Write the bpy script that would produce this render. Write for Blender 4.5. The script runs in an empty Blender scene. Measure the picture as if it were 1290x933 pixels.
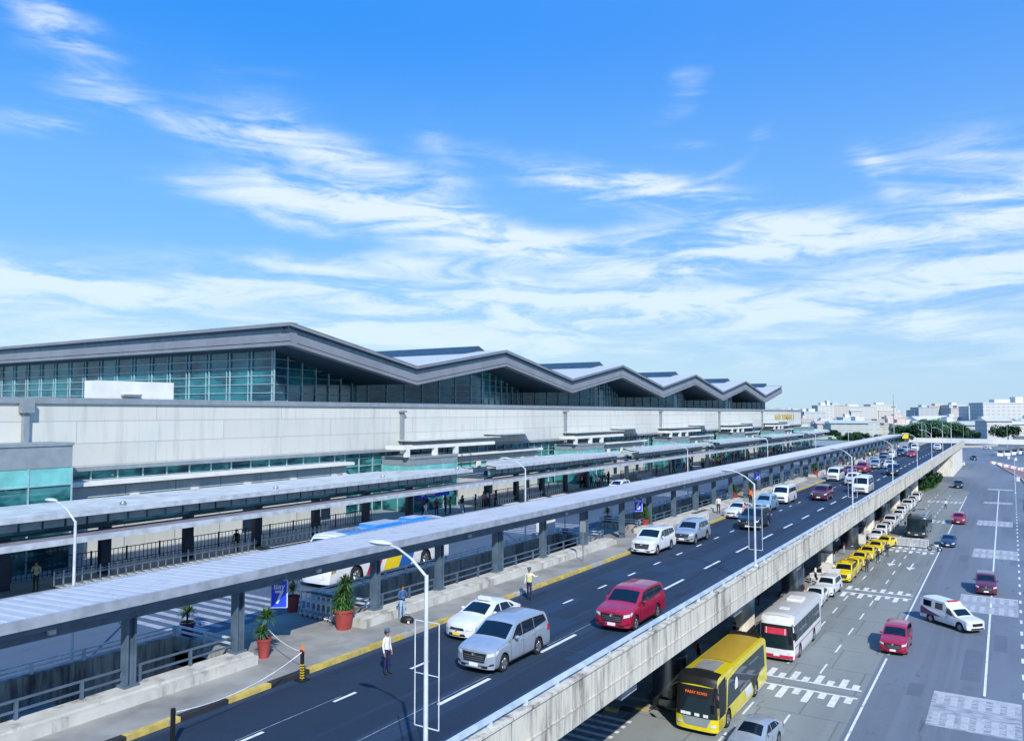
import bpy, bmesh, math, random
from math import sin, cos, pi, radians, hypot, atan2, sqrt
from mathutils import Vector, Matrix, noise as mnoise
random.seed(7)
S = bpy.context.scene
COL = S.collection

# ------------------------------------------------------------------ materials
def nt(name):
    m = bpy.data.materials.new(name); m.use_nodes = True
    n = m.node_tree; n.nodes.clear()
    return m, n
def N(n, t, **k):
    x = n.nodes.new(t)
    for a, v in k.items():
        if a.startswith('i_'): x.inputs[a[2:].replace('_', ' ')].default_value = v
        else: setattr(x, a, v)
    return x
def L(n, a, ao, b, bi): n.links.new(a.outputs[ao], b.inputs[bi])
def math_(n, op, a, b=None, c=None):
    x = n.nodes.new('ShaderNodeMath'); x.operation = op
    for i, v in enumerate((a, b, c)):
        if v is None: continue
        if isinstance(v, (int, float)): x.inputs[i].default_value = v
        else: n.links.new(v, x.inputs[i])
    return x.outputs[0]
def mixc(n, f, a, b, mode='MIX'):
    x = n.nodes.new('ShaderNodeMix'); x.data_type = 'RGBA'; x.blend_type = mode
    for i, v in ((0, f), (6, a), (7, b)):
        if isinstance(v, (int, float)): x.inputs[i].default_value = v
        elif isinstance(v, (tuple, list)): x.inputs[i].default_value = (*v[:3], 1)
        else: n.links.new(v, x.inputs[i])
    return x.outputs[2]
def ramp(n, fac, lo, hi):
    x = n.nodes.new('ShaderNodeMapRange'); x.inputs[1].default_value = lo; x.inputs[2].default_value = hi
    x.interpolation_type = 'SMOOTHSTEP'
    n.links.new(fac, x.inputs[0]); return x.outputs[0]
def noise(n, scale, det=3, vec=None, stretch=None, rough=.55):
    x = n.nodes.new('ShaderNodeTexNoise'); x.inputs['Scale'].default_value = scale
    x.inputs['Detail'].default_value = det; x.inputs['Roughness'].default_value = rough
    if vec is None:
        vec = n.nodes.new('ShaderNodeNewGeometry').outputs['Position']
    if stretch:
        mp = n.nodes.new('ShaderNodeMapping'); mp.inputs['Scale'].default_value = stretch
        n.links.new(vec, mp.inputs[0]); vec = mp.outputs[0]
    n.links.new(vec, x.inputs['Vector']); return x.outputs['Fac']
def finish(n, m, color, rough=.6, metal=0, coat=0, bump=None, bstr=.2, bdist=.02, emit=None, spec=.5):
    b = n.nodes.new('ShaderNodeBsdfPrincipled'); o = n.nodes.new('ShaderNodeOutputMaterial')
    if isinstance(color, (tuple, list)): b.inputs['Base Color'].default_value = (*color[:3], 1)
    else: n.links.new(color, b.inputs['Base Color'])
    if isinstance(rough, (int, float)): b.inputs['Roughness'].default_value = rough
    else: n.links.new(rough, b.inputs['Roughness'])
    b.inputs['Metallic'].default_value = metal
    b.inputs['Specular IOR Level'].default_value = spec
    b.inputs['Coat Weight'].default_value = coat; b.inputs['Coat Roughness'].default_value = .04
    if emit:
        b.inputs['Emission Color'].default_value = (*emit[:3], 1); b.inputs['Emission Strength'].default_value = emit[3]
    if bump is not None:
        u = n.nodes.new('ShaderNodeBump'); u.inputs['Strength'].default_value = bstr; u.inputs['Distance'].default_value = bdist
        n.links.new(bump, u.inputs['Height']); n.links.new(u.outputs[0], b.inputs['Normal'])
    n.links.new(b.outputs[0], o.inputs[0]); return m
def pm(name, col, rough=.6, metal=0, var=.18, scale=1.5, coat=0, spec=.5, stretch=None, obj=False, dirt=None):
    m, n = nt(name)
    vec = N(n, 'ShaderNodeTexCoord').outputs['Object'] if obj else None
    f = noise(n, scale, 5, vec, stretch)
    c = mixc(n, ramp(n, f, .3, .7), [x*(1-var) for x in col], [min(1, x*(1+var)) for x in col])
    if dirt:
        g = noise(n, dirt[1], 6, vec, dirt[2] if len(dirt) > 2 else None, .65)
        c = mixc(n, ramp(n, g, .5, .72), c, dirt[0])
    return finish(n, m, c, rough, metal, coat, spec=spec)

M = {}
def asphalt(name, base, tint=1.0, crack=False, tracks=True):
    m, n = nt(name)
    big = noise(n, .06, 4, None, (1, .25, 1)); fine = noise(n, 14, 4); mid = noise(n, .9, 5)
    c = mixc(n, ramp(n, big, .35, .65), [x*.8 for x in base], [x*1.28 for x in base])
    c = mixc(n, math_(n, 'MULTIPLY', ramp(n, fine, .35, .75), .35), c, [x*1.9 for x in base])
    c = mixc(n, math_(n, 'MULTIPLY', ramp(n, mid, .55, .75), .3), c, [x*.5 for x in base])
    if tracks:
        tr = noise(n, 1.0, 4, None, (1, .012, 1))
        c = mixc(n, math_(n, 'MULTIPLY', ramp(n, tr, .47, .64), .65), c, [x*(1.9 if name == 'deck_asphalt' else 1.22) for x in base])
        # oil drips, skid marks and repair patches
        oil = noise(n, .55, 6, None, (1.6, .3, 1), .7)
        c = mixc(n, math_(n, 'MULTIPLY', ramp(n, oil, .6, .7), .6), c, [x*.45 for x in base])
    if crack:
        geo = N(n, 'ShaderNodeNewGeometry').outputs['Position']
        v = N(n, 'ShaderNodeTexBrick'); v.inputs['Scale'].default_value = .1; v.inputs['Mortar Size'].default_value = .006
        v.inputs['Brick Width'].default_value = .45; v.inputs['Row Height'].default_value = .5
        v.inputs['Color1'].default_value = v.inputs['Color2'].default_value = (0, 0, 0, 1); v.inputs['Mortar'].default_value = (1, 1, 1, 1)
        n.links.new(geo, v.inputs[0])
        c = mixc(n, math_(n, 'MULTIPLY', v.outputs[1], .45), c, [x*.4 for x in base])
    return finish(n, m, c, .78, bump=fine, bstr=.25, bdist=.01, spec=.35)
M['deck'] = asphalt('deck_asphalt', (.016, .032, .056))
M['inner'] = asphalt('inner_road_asphalt', (.06, .09, .13))
M['apron'] = asphalt('lower_concrete', (.20, .225, .222), crack=True)
M['lower'] = asphalt('lower_asphalt', (.135, .165, .20))
M['far_ground'] = pm('far_ground', (.14, .16, .15), .9, var=.3, scale=.02)
M['grass'] = pm('lawn_grass', (.07, .17, .05), .9, var=.4, scale=.3)
M['paint'] = pm('road_paint', (.78, .8, .8), .6, var=.08, scale=3, dirt=((.35, .38, .4), 2.5))
m, n = nt('faded_paint')
g = noise(n, 1.3, 6, None, (1, 3, 1)); c = mixc(n, ramp(n, g, .35, .62), (.20, .24, .28), (.42, .45, .47)); finish(n, m, c, .7); M['faded'] = m
M['ywpaint'] = pm('yellow_kerb_paint', (.55, .42, .10), .6, var=.2, scale=2, dirt=((.3, .29, .24), 3))
M['bkpaint'] = pm('black_kerb_paint', (.03, .03, .035), .6)
M['sidewalk'] = pm('sidewalk_concrete', (.30, .30, .275), .8, var=.2, scale=.5, dirt=((.2, .2, .19), .35))
M['kerbside'] = pm('terminal_pavement', (.26, .30, .31), .7, var=.15, scale=.7)
M['curbstone'] = pm('curbstone', (.42, .41, .36), .8, var=.15, dirt=((.2, .2, .17), 2))
M['whitewall'] = pm('plinth_concrete', (.52, .52, .47), .8, var=.12, scale=1, dirt=((.24, .23, .2), 1.2, (1, 1, .25)))
def grimy(name, a, b, sx=1.1, thr=(.42, .66), joints=True):
    m, n = nt(name)
    st = noise(n, 1.6, 6, None, (sx, sx, .16), .7); bl = noise(n, .5, 5)
    f = ramp(n, math_(n, 'ADD', math_(n, 'MULTIPLY', st, .75), math_(n, 'MULTIPLY', bl, .25)), *thr)
    c = mixc(n, f, a, b)
    # drip streaks from the coping
    st2 = noise(n, 5, 4, None, (1, 1, .05), .6)
    c = mixc(n, math_(n, 'MULTIPLY', ramp(n, st2, .5, .75), .5), c, b)
    if joints:
        geo = N(n, 'ShaderNodeNewGeometry').outputs['Position']
        sp = N(n, 'ShaderNodeSeparateXYZ'); n.links.new(geo, sp.inputs[0])
        fr = math_(n, 'FRACT', math_(n, 'DIVIDE', math_(n, 'ADD', sp.outputs[1], 200), 4.1))
        j = math_(n, 'LESS_THAN', fr, .012)
        c = mixc(n, math_(n, 'MULTIPLY', j, .45), c, (.05, .05, .05))
    return finish(n, m, c, .88, bump=bl, bstr=.3, spec=.3)
M['parapet'] = grimy('weathered_parapet', (.64, .61, .51), (.12, .115, .10), thr=(.45, .70))
M['voidwall'] = grimy('stained_void_wall', (.40, .40, .36), (.06, .065, .07), thr=(.42, .66))
M['pillar'] = grimy('pillar_concrete', (.84, .82, .72), (.48, .46, .40), joints=False)
M['darkpillar'] = pm('dark_pillar_cladding', (.035, .055, .075), .45, .3)
M['drum'] = pm('steel_drum_cladding', (.22, .25, .27), .28, .9, var=.2, scale=2, stretch=(1, 1, .2))
M['underdeck'] = pm('deck_underside', (.30, .32, .33), .9)
M['railblue'] = pm('pale_rail_paint', (.55, .64, .72), .45, .1)
M['railgrey'] = pm('blue_grey_steel', (.10, .15, .21), .5, .3)
M['steel'] = pm('canopy_steel', (.11, .165, .225), .45, .2)
M['fascia1'] = pm('canopy_fascia', (.31, .35, .40), .5)
M['galv'] = pm('galvanised_steel', (.45, .48, .5), .35, .85, obj=True)
M['trolley'] = pm('trolley_steel', (.70, .74, .76), .4, .2, obj=True)
M['pole'] = pm('lamp_post_paint', (.58, .62, .64), .4)
M['lens'] = pm('lamp_lens', (.6, .65, .68), .2)
def corr(name, a, b, period, axis=1, roughness=.45, dirt=.35):
    m, n = nt(name)
    geo = N(n, 'ShaderNodeNewGeometry').outputs['Position']
    sp = N(n, 'ShaderNodeSeparateXYZ'); n.links.new(geo, sp.inputs[0])
    w = math_(n, 'SINE', math_(n, 'MULTIPLY', sp.outputs[axis], 2*pi/period))
    c = mixc(n, ramp(n, w, -.2, .9), a, b)
    d = noise(n, .8, 6, None, (1.5, 1.5, 1), .7)
    c = mixc(n, math_(n, 'MULTIPLY', ramp(n, d, .45, .75), dirt), c, [x*.5 for x in a])
    return finish(n, m, c, roughness, .0, bump=w, bstr=.5, bdist=.02)
M['roof1'] = corr('walkway_roof_sheet', (.47, .51, .55), (.49, .53, .57), .55, dirt=.4)
M['roofhall'] = corr('hall_roof_sheet', (.50, .52, .54), (.66, .68, .70), 1.1)
M['canroof'] = pm('terminal_canopy_roof', (.52, .57, .56), .5, var=.12, scale=.8, dirt=((.35, .38, .4), .6))
M['canedge'] = pm('canopy_edge', (.46, .51, .55), .4)
M['mauve'] = pm('mauve_grey_panel', (.25, .25, .30), .5)
M['can_dark'] = pm('dark_column', (.015, .03, .055), .35)
def panelwall(name, a, joint, bw, rh, off=.5, z0=0.0):
    m, n = nt(name)
    geo = N(n, 'ShaderNodeNewGeometry').outputs['Position']
    sp = N(n, 'ShaderNodeSeparateXYZ'); n.links.new(geo, sp.inputs[0])
    cb = N(n, 'ShaderNodeCombineXYZ'); n.links.new(math_(n, 'ADD', sp.outputs[1], sp.outputs[0]), cb.inputs[0]); n.links.new(math_(n, 'SUBTRACT', sp.outputs[2], z0), cb.inputs[1])
    v = N(n, 'ShaderNodeTexBrick'); v.inputs['Scale'].default_value = 1; v.inputs['Mortar Size'].default_value = .035
    v.inputs['Brick Width'].default_value = bw; v.inputs['Row Height'].default_value = rh; v.offset = off
    v.inputs['Color1'].default_value = (*[x*.96 for x in a], 1); v.inputs['Color2'].default_value = (*[min(1, x*1.04) for x in a], 1); v.inputs['Mortar'].default_value = (*joint, 1)
    n.links.new(cb.outputs[0], v.inputs[0])
    st = noise(n, 1.0, 5, None, (.9, .9, .12), .65); bl = noise(n, .25, 4)
    c = mixc(n, math_(n, 'MULTIPLY', ramp(n, st, .48, .75), .38), v.outputs[0], [x*.55 for x in a])
    fs_ = noise(n, 2.6, 5, None, (1, 1, .05), .7); fm = noise(n, .12, 2)
    c = mixc(n, math_(n, 'MULTIPLY', math_(n, 'MULTIPLY', ramp(n, fs_, .52, .72), ramp(n, fm, .42, .6)), .32), c, [x*.42 for x in a])
    c = mixc(n, math_(n, 'MULTIPLY', ramp(n, bl, .4, .7), .12), c, (.3, .5, .5))
    return finish(n, m, c, .8, spec=.3)
M['twall'] = panelwall('terminal_wall_panels', (.62, .625, .57), (.42, .43, .41), 12.5, 1.6, z0=14.1)
M['lwall'] = panelwall('terminal_lower_panels', (.56, .57, .53), (.2, .21, .2), 4.2, 5, 0)
M['twhite'] = pm('white_render', (.74, .75, .72), .6, var=.08, scale=.7)
M['tgrey'] = pm('grey_cladding', (.24, .285, .31), .5, var=.1)
M['teal'] = pm('light_teal_glass', (.18, .52, .50), .12, var=.2, scale=.5)
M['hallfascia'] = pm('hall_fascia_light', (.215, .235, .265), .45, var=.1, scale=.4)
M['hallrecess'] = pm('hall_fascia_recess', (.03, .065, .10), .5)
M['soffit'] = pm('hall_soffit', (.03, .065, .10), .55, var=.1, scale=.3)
M['mull'] = pm('mullion', (.30, .46, .50), .4)
def bglass(name, a, b, scale=.22, rough=.06):
    m, n = nt(name)
    f = noise(n, scale, 3, None, (1, 1, 1.6)); f2 = noise(n, 1.8, 2, None, (.3, .3, 3))
    c = mixc(n, ramp(n, f, .4, .62), a, b); c = mixc(n, math_(n, 'MULTIPLY', ramp(n, f2, .5, .7), .35), c, [x*1.9 for x in b])
    return finish(n, m, c, rough, spec=.55)
M['hallglass'] = bglass('hall_glass', (.003, .05, .085), (.014, .17, .21), rough=.12)
M['lowglass'] = bglass('entrance_glass', (.006, .05, .065), (.05, .24, .25), .35)
M['car_glass'] = finish(*(lambda mn: (mn[1], mn[0]))(nt('car_glass')), (.005, .013, .026), .03, spec=.5)
M['car_glass_blue'] = finish(*(lambda mn: (mn[1], mn[0]))(nt('bus_glass')), (.010, .026, .036), .05, spec=.6)
M['black'] = pm('black_plastic', (.012, .013, .015), .5, obj=True)
M['rubber'] = pm('tyre_rubber', (.015, .015, .016), .85, obj=True)
M['rim'] = pm('alloy_rim', (.45, .47, .5), .3, .8, obj=True)
M['headlight'] = pm('headlight_glass', (.6, .66, .7), .08, obj=True, scale=12)
M['chrome'] = pm('chrome', (.6, .62, .65), .15, .9, obj=True)
M['plate'] = pm('number_plate', (.75, .77, .78), .5, obj=True)
M['plate_y'] = pm('yellow_number_plate', (.75, .6, .12), .5, obj=True)
M['amber'] = pm('amber_lamp', (.7, .25, .03), .3, obj=True)
M['redlamp'] = pm('red_lamp', (.45, .02, .02), .3, obj=True)
M['white'] = pm('white_plain', (.78, .79, .79), .5, obj=True, var=.05)
def paint(name, c, metal=0., rough=.28):
    M[name] = pm('paint_'+name, c, rough, metal, var=.05, scale=3, coat=.8, obj=True)
paint('p_white', (.72, .75, .77)); paint('p_silver', (.36, .43, .50), .25); paint('p_red', (.40, .012, .05), .1)
paint('p_maroon', (.14, .015, .05), .1); paint('p_navy', (.012, .03, .08), .1); paint('p_black', (.012, .014, .02))
paint('p_blue', (.25, .42, .58), .2); paint('p_yellow', (.70, .50, .02)); paint('p_busyellow', (.74, .62, .015)); paint('p_grey', (.12, .15, .19), .2)
paint('p_darkblue', (.02, .045, .11), .1); paint('p_coachblue', (.05, .28, .66)); paint('p_brightyellow', (.82, .62, .02)); paint('p_amberroof', (.62, .42, .05))
paint('p_darkbus', (.03, .045, .05)); paint('p_redstripe', (.50, .01, .04)); paint('p_bluestripe', (.02, .12, .42)); paint('p_green', (.1, .42, .22)); paint('p_orange', (.75, .2, .03)); paint('p_purple', (.09, .02, .12))
M['terracotta'] = pm('terracotta_pot', (.33, .05, .045), .7, obj=True)
M['soil'] = pm('potting_soil', (.05, .035, .02), .95, obj=True)
M['leaf'] = pm('yucca_leaf', (.05, .14, .035), .5, var=.4, scale=9, obj=True)
M['leafy'] = pm('yellow_green_leaf', (.14, .22, .04), .5, var=.4, scale=9, obj=True)
M['treeleaf'] = pm('tree_leaf', (.03, .10, .04), .7, var=.5, scale=.8, obj=True)
M['bushleaf'] = pm('bush_leaf', (.05, .14, .045), .7, var=.5, scale=1.5, obj=True)
M['bark'] = pm('bark', (.12, .09, .06), .9, obj=True)
M['signblue'] = pm('bay_sign_blue', (.02, .07, .85), .4, obj=True, var=.05)
M['gold'] = pm('gold_letters', (.75, .52, .10), .4)
M['orange'] = pm('orange_plastic', (.75, .22, .06), .5, obj=True)
M['pinkkerb'] = pm('red_white_kerb', (.5, .27, .29), .7)
M['rope'] = pm('white_rope', (.7, .72, .7), .8)
M['led'] = finish(*(lambda mn: (mn[1], mn[0]))(nt('destination_led')), (.5, .1, .02), .5, emit=(1, .16, .03, .45))
M['curtain'] = pm('red_curtain', (.6, .03, .07), .7, obj=True)
M['seatgrey'] = pm('seat_grey', (.25, .27, .28), .7, obj=True)
CL = {}
def cloth(name, c): CL[name] = pm('cloth_'+name, c, .85, var=.15, scale=8, obj=True)
for k_, v_ in dict(skin=(.33, .17, .10), black=(.012, .012, .014), navy=(.012, .02, .07), white=(.75, .76, .75), blue=(.04, .12, .28), denim=(.30, .42, .55), grey=(.16, .17, .18),
                  pink=(.6, .2, .2), red=(.4, .03, .05), yellow=(.7, .55, .08), green=(.08, .2, .1), orange=(.7, .2, .04), beige=(.45, .38, .28), maroon=(.2, .02, .08), cap=(.10, .16, .24), vest=(.65, .62, .3), hair=(.01, .009, .008)).items(): cloth(k_, v_)

# ------------------------------------------------------------------ object helpers
def tag(o, label=None, cat=None, group=None, kind=None):
    if label: o['label'] = label
    if cat: o['category'] = cat
    if group: o['group'] = group
    if kind: o['kind'] = kind
    return o
def empty(name, loc=(0, 0, 0), rz=0, label=None, cat=None, group=None):
    o = bpy.data.objects.new(name, None); COL.objects.link(o); o.location = loc; o.rotation_euler = (0, 0, rz)
    o.empty_display_size = .3
    return tag(o, label, cat, group)
class MB:
    def __init__(s): s.v = []; s.f = []; s.m = []
    def add(s, vs, fs, m=0):
        b = len(s.v); s.v += [tuple(v) for v in vs]; s.f += [tuple(b+i for i in f) for f in fs]; s.m += [m]*len(fs); return s
    def box(s, x0, x1, y0, y1, z0, z1, m=0, M_=None):
        vs = [(x, y, z) for x in (x0, x1) for y in (y0, y1) for z in (z0, z1)]
        if M_ is not None: vs = [M_ @ Vector(v) for v in vs]
        return s.add(vs, [(0, 1, 3, 2), (4, 6, 7, 5), (0, 4, 5, 1), (2, 3, 7, 6), (0, 2, 6, 4), (1, 5, 7, 3)], m)
    def quad(s, a, b, c, d, m=0): return s.add([a, b, c, d], [(0, 1, 2, 3)], m)
    def tube(s, pts, r, seg=8, m=0, cap=True):
        pts = [Vector(p) for p in pts]; R = r if isinstance(r, (list, tuple)) else [r]*len(pts)
        vs = []; fs = []
        for i, p in enumerate(pts):
            d = (pts[min(i+1, len(pts)-1)]-pts[max(i-1, 0)]).normalized()
            u = d.orthogonal().normalized() if abs(d.z) < .95 else Vector((1, 0, 0)); u = (u-d*u.dot(d)).normalized()
            if abs(d.z) < .95: u = d.cross(Vector((0, 0, 1))).normalized()
            w = d.cross(u)
            for k in range(seg):
                a = 2*pi*k/seg; vs.append(p+(u*cos(a)+w*sin(a))*R[i])
        for i in range(len(pts)-1):
            for k in range(seg): fs.append((i*seg+k, i*seg+(k+1) % seg, (i+1)*seg+(k+1) % seg, (i+1)*seg+k))
        if cap: fs.append(tuple(range(seg))[::-1]); fs.append(tuple((len(pts)-1)*seg+k for k in range(seg)))
        return s.add(vs, fs, m)
    def lathe(s, prof, c=(0, 0, 0), seg=24, m=0, axis='z'):
        vs = []; fs = []
        for r, z in prof:
            for k in range(seg):
                a = 2*pi*k/seg
                p = (r*cos(a), r*sin(a), z) if axis == 'z' else (z, r*cos(a), r*sin(a))
                vs.append((p[0]+c[0], p[1]+c[1], p[2]+c[2]))
        for i in range(len(prof)-1):
            for k in range(seg): fs.append((i*seg+k, i*seg+(k+1) % seg, (i+1)*seg+(k+1) % seg, (i+1)*seg+k))
        return s.add(vs, fs, m)
    def build(s, name, mats, parent=None, smooth=False, local=False, label=None):
        me = bpy.data.meshes.new(name)
        vs = s.v
        if parent is not None and not local:
            q = Vector((0, 0, 0)); p_ = parent
            while p_: q += p_.location; p_ = p_.parent
            vs = [(v[0]-q.x, v[1]-q.y, v[2]-q.z) for v in vs]
        me.from_pydata(vs, [], s.f); me.update()
        if not isinstance(mats, (list, tuple)): mats = [mats]
        for x in mats: me.materials.append(x)
        me.polygons.foreach_set('material_index', s.m)
        bm = bmesh.new(); bm.from_mesh(me); bmesh.ops.recalc_face_normals(bm, faces=bm.faces); bm.to_mesh(me); bm.free()
        if smooth:
            for p in me.polygons: p.use_smooth = True
            me.set_sharp_from_angle(angle=radians(smooth if smooth is not True else 38))
        o = bpy.data.objects.new(name, me); COL.objects.link(o)
        if parent is not None: o.parent = parent
        if label: o['label'] = label
        return o
def kids(o): return KID.get(o.name, [])
KID = {}
def index_kids():
    KID.clear()
    for o in S.objects:
        if o.parent: KID.setdefault(o.parent.name, []).append(o)
def copy_tree(o, parent=None, first=True):
    c = o.copy(); COL.objects.link(c)
    if parent is not None: c.parent = parent
    if first:
        for k in ('label', 'group'):
            if k in c: del c[k]
    for ch in KID.get(o.name, []): copy_tree(ch, c, False)
    return c
def recolor(root, frm, to):
    for ch in ROOTCH(root):
        for i, sl in enumerate(ch.material_slots):
            if sl.material == frm: sl.link = 'OBJECT'; sl.material = to
def ROOTCH(root):
    out = []
    st = [o for o in S.objects if o.parent == root]
    while st:
        o = st.pop(); out.append(o); st += [c for c in o.children]
    if root.type == 'MESH': out.append(root)
    return out
def text_mesh(txt, size, depth=.005, name='text'):
    cu = bpy.data.curves.new(name, 'FONT'); cu.body = txt; cu.size = size; cu.extrude = depth; cu.align_x = 'CENTER'; cu.align_y = 'CENTER'; cu.offset = size*.018
    o = bpy.data.objects.new(name, cu); COL.objects.link(o)
    dg = bpy.context.evaluated_depsgraph_get()
    me = bpy.data.meshes.new_from_object(o.evaluated_get(dg))
    bpy.data.objects.remove(o); bpy.data.curves.remove(cu); return me
def put_text(txt, size, mat, parent, M4, name='lettering'):
    me = text_mesh(txt, size); me.transform(M4); me.materials.clear(); me.materials.append(mat)
    o = bpy.data.objects.new(name, me); COL.objects.link(o); o.parent = parent; return o
FACE_NEG_Y = Matrix(((1, 0, 0, 0), (0, 0, -1, 0), (0, 1, 0, 0), (0, 0, 0, 1)))  # text reading from -Y side
FACE_POS_X = Matrix(((0, 0, 1, 0), (1, 0, 0, 0), (0, 1, 0, 0), (0, 0, 0, 1)))   # text reading from +X side
def struct(o): o['kind'] = 'structure'; return o

# ------------------------------------------------------------------ camera
cam = bpy.data.cameras.new('camera'); co = bpy.data.objects.new('camera', cam); COL.objects.link(co); S.camera = co
cam.sensor_width = 36; cam.lens = 36*1000/1290; cam.clip_start = .1; cam.clip_end = 9000
PIT = radians(2.948); YAW = math.atan(.63*cos(PIT))
co.location = (0, 0, 18); co.rotation_euler = (pi/2+PIT, 0, YAW)
def pix(px, z, Z=0):
    "world point at depth z (along the view) in direction px, height Z"
    xs = (px-645)/1000*z
    return (xs*cos(YAW)-z*sin(YAW), xs*sin(YAW)+z*cos(YAW), Z)

# ------------------------------------------------------------------ world
w = bpy.data.worlds.new('World'); S.world = w; w.use_nodes = True
n = w.node_tree; n.nodes.clear()
SUN_EL = radians(38.5); SDX, SDY = .70, -.714
sky = N(n, 'ShaderNodeTexSky', sky_type='NISHITA', sun_disc=False, sun_elevation=SUN_EL, sun_rotation=atan2(SDX, SDY), air_density=1.0, dust_density=.6, ozone_density=2.5)
tc = N(n, 'ShaderNodeTexCoord').outputs['Generated']
sp = N(n, 'ShaderNodeSeparateXYZ'); n.links.new(tc, sp.inputs[0])
az = math_(n, 'MULTIPLY', math_(n, 'ARCTAN2', sp.outputs[0], sp.outputs[1]), 180/pi)
el = math_(n, 'MULTIPLY', math_(n, 'ARCSINE', sp.outputs[2]), 180/pi)
hs = N(n, 'ShaderNodeHueSaturation'); hs.inputs['Saturation'].default_value = 1.25; hs.inputs['Value'].default_value = 1.0
n.links.new(sky.outputs[0], hs.inputs['Color'])
# colour balance by elevation (deeper, more cyan blue overhead; pale teal haze at the horizon)
grad = mixc(n, ramp(n, el, 0, 13), (6.0, 8.2, 8.9), (2.1, 5.4, 10.0))
grad = mixc(n, ramp(n, el, 11, 27), grad, (.40, 3.2, 10.0))
grad = mixc(n, math_(n, 'MULTIPLY', ramp(n, az, -55, 5), .30), grad, (2.0, 4.2, 9.6))
tinted = mixc(n, 1.0, hs.outputs[0], (.9, 1.0, 1.15), 'MULTIPLY')
skyc = mixc(n, .86, tinted, grad)
cb = N(n, 'ShaderNodeCombineXYZ'); n.links.new(az, cb.inputs[0]); n.links.new(el, cb.inputs[1])
def mp(vec, loc=(0, 0, 0), rot=0, sc=(1, 1, 1), typ='POINT'):
    x = N(n, 'ShaderNodeMapping', vector_type=typ); x.inputs['Location'].default_value = loc; x.inputs['Rotation'].default_value = (0, 0, radians(rot)); x.inputs['Scale'].default_value = sc
    n.links.new(vec, x.inputs[0]); return x.outputs[0]
def tn(scale, det, rgh, vec, dist=0, color=False):
    x = N(n, 'ShaderNodeTexNoise', noise_dimensions='2D'); x.inputs['Scale'].default_value = scale; x.inputs['Detail'].default_value = det; x.inputs['Roughness'].default_value = rgh; x.inputs['Distortion'].default_value = dist
    n.links.new(vec, x.inputs['Vector']); return x.outputs[0 if not color else 1]
wv = tn(1, 3, .55, mp(cb.outputs[0], sc=(.09, .2, 1)), 0, True)
vm = N(n, 'ShaderNodeVectorMath', operation='MULTIPLY_ADD'); n.links.new(wv, vm.inputs[0]); vm.inputs[1].default_value = (5, 2.8, 0); vm.inputs[2].default_value = (-2.5, -1.4, 0)
va = N(n, 'ShaderNodeVectorMath', operation='ADD'); n.links.new(cb.outputs[0], va.inputs[0]); n.links.new(vm.outputs[0], va.inputs[1])
W_ = va.outputs[0]
fb = tn(1, 6, .58, mp(cb.outputs[0], rot=11, sc=(.11, .62, 1)), .5)
fb3 = tn(1, 6, .65, mp(cb.outputs[0], rot=-6, sc=(.45, 1.7, 1)), 1.2)
STREAKS = [ # az, el, half length, half width, tilt deg, strength
 (-63.2, 23.3, 3.3, .9, -14, 1.0), (-61, 20.3, 2.8, 1.0, -14, .7), (-63.8, 17.4, 2.2, .6, -4, .85),
 (-53, 18.7, 4.6, .9, -4, .9), (-43, 17.3, 6.0, .8, -12, 1.0), (-37.5, 18.7, 2.2, 1.5, -50, .38), (-49, 20.6, 5, 1.7, -22, .3),
 (-50.5, 14.9, 5.0, .95, -3, 1.1), (-37.5, 13.4, 9.5, 1.15, -13, 1.6), (-48, 13.2, 4, .5, -2, .5),
 (-27, 16.2, 6, .9, -13, 1.1), (-18.5, 14.2, 5.5, 1.0, -13, 1.0), (-17, 16.0, 2, .5, 30, .45),
 (-20.0, 22.2, 2.4, .8, 45, .45), (-20, 18.2, 1.8, .5, 5, .45), (-14, 18.8, 1.3, .7, 20, .4), (-6.6, 15.6, 2.0, .8, -50, .7), (-2, 15.5, 4.5, 1.8, 5, .7), (3, 13.2, 5.0, 1.4, 4, 1.2),
 (-12, 11.6, 13, 1.0, -1, 1.15), (-21, 10.2, 5, .8, 5, .9), (-50, 8.9, 13, 1.1, 6, .85), (-66, 7.6, 9, 1.1, 4, .8), (-33, 9.2, 8, .7, -12, .55), (-38, 7.4, 12, .9, 2, .7),
 (-5, 8.4, 13, 1.1, 3, .95), (-22, 7.4, 12, 1.2, -2, .9), (-44, 5.6, 26, 1.2, 0, .6), (-8, 5.6, 12, .8, 0, .45)]
tot = None
for (a0, e0, hl, hw_, tl, st) in STREAKS:
    q = mp(W_, (a0, e0, 0), tl, (hl*1.05, hw_*1.15, 1), 'TEXTURE')
    d = N(n, 'ShaderNodeVectorMath', operation='DOT_PRODUCT'); n.links.new(q, d.inputs[0]); n.links.new(q, d.inputs[1])
    e_ = math_(n, 'POWER', .45, d.outputs['Value']); st = st*(.82 if e0 > 14.5 else 1.0)
    tot = math_(n, 'MULTIPLY', e_, st) if tot is None else math_(n, 'MULTIPLY_ADD', e_, st, tot)
veil = math_(n, 'MULTIPLY', math_(n, 'MULTIPLY', math_(n, 'SUBTRACT', 1, ramp(n, el, 6, 13)), ramp(n, el, 1, 4)), ramp(n, tn(1, 4, .55, mp(W_, rot=6, sc=(.045, .28, 1)), .3), .36, .62))
tot = math_(n, 'MULTIPLY_ADD', veil, .6, tot)
tex = math_(n, 'ADD', math_(n, 'MULTIPLY', ramp(n, fb, .26, .70), 1.1), math_(n, 'MULTIPLY', math_(n, 'SUBTRACT', fb3, .5), .7))
den = math_(n, 'MULTIPLY', tot, math_(n, 'ADD', .10, tex))
den = math_(n, 'MULTIPLY', ramp(n, den, .0, 1.3), .86)
cl = mixc(n, ramp(n, el, 3, 16), (7.2, 8.8, 9.6), (8.2, 9.2, 10.2))
skyc = mixc(n, den, skyc, cl)
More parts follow.
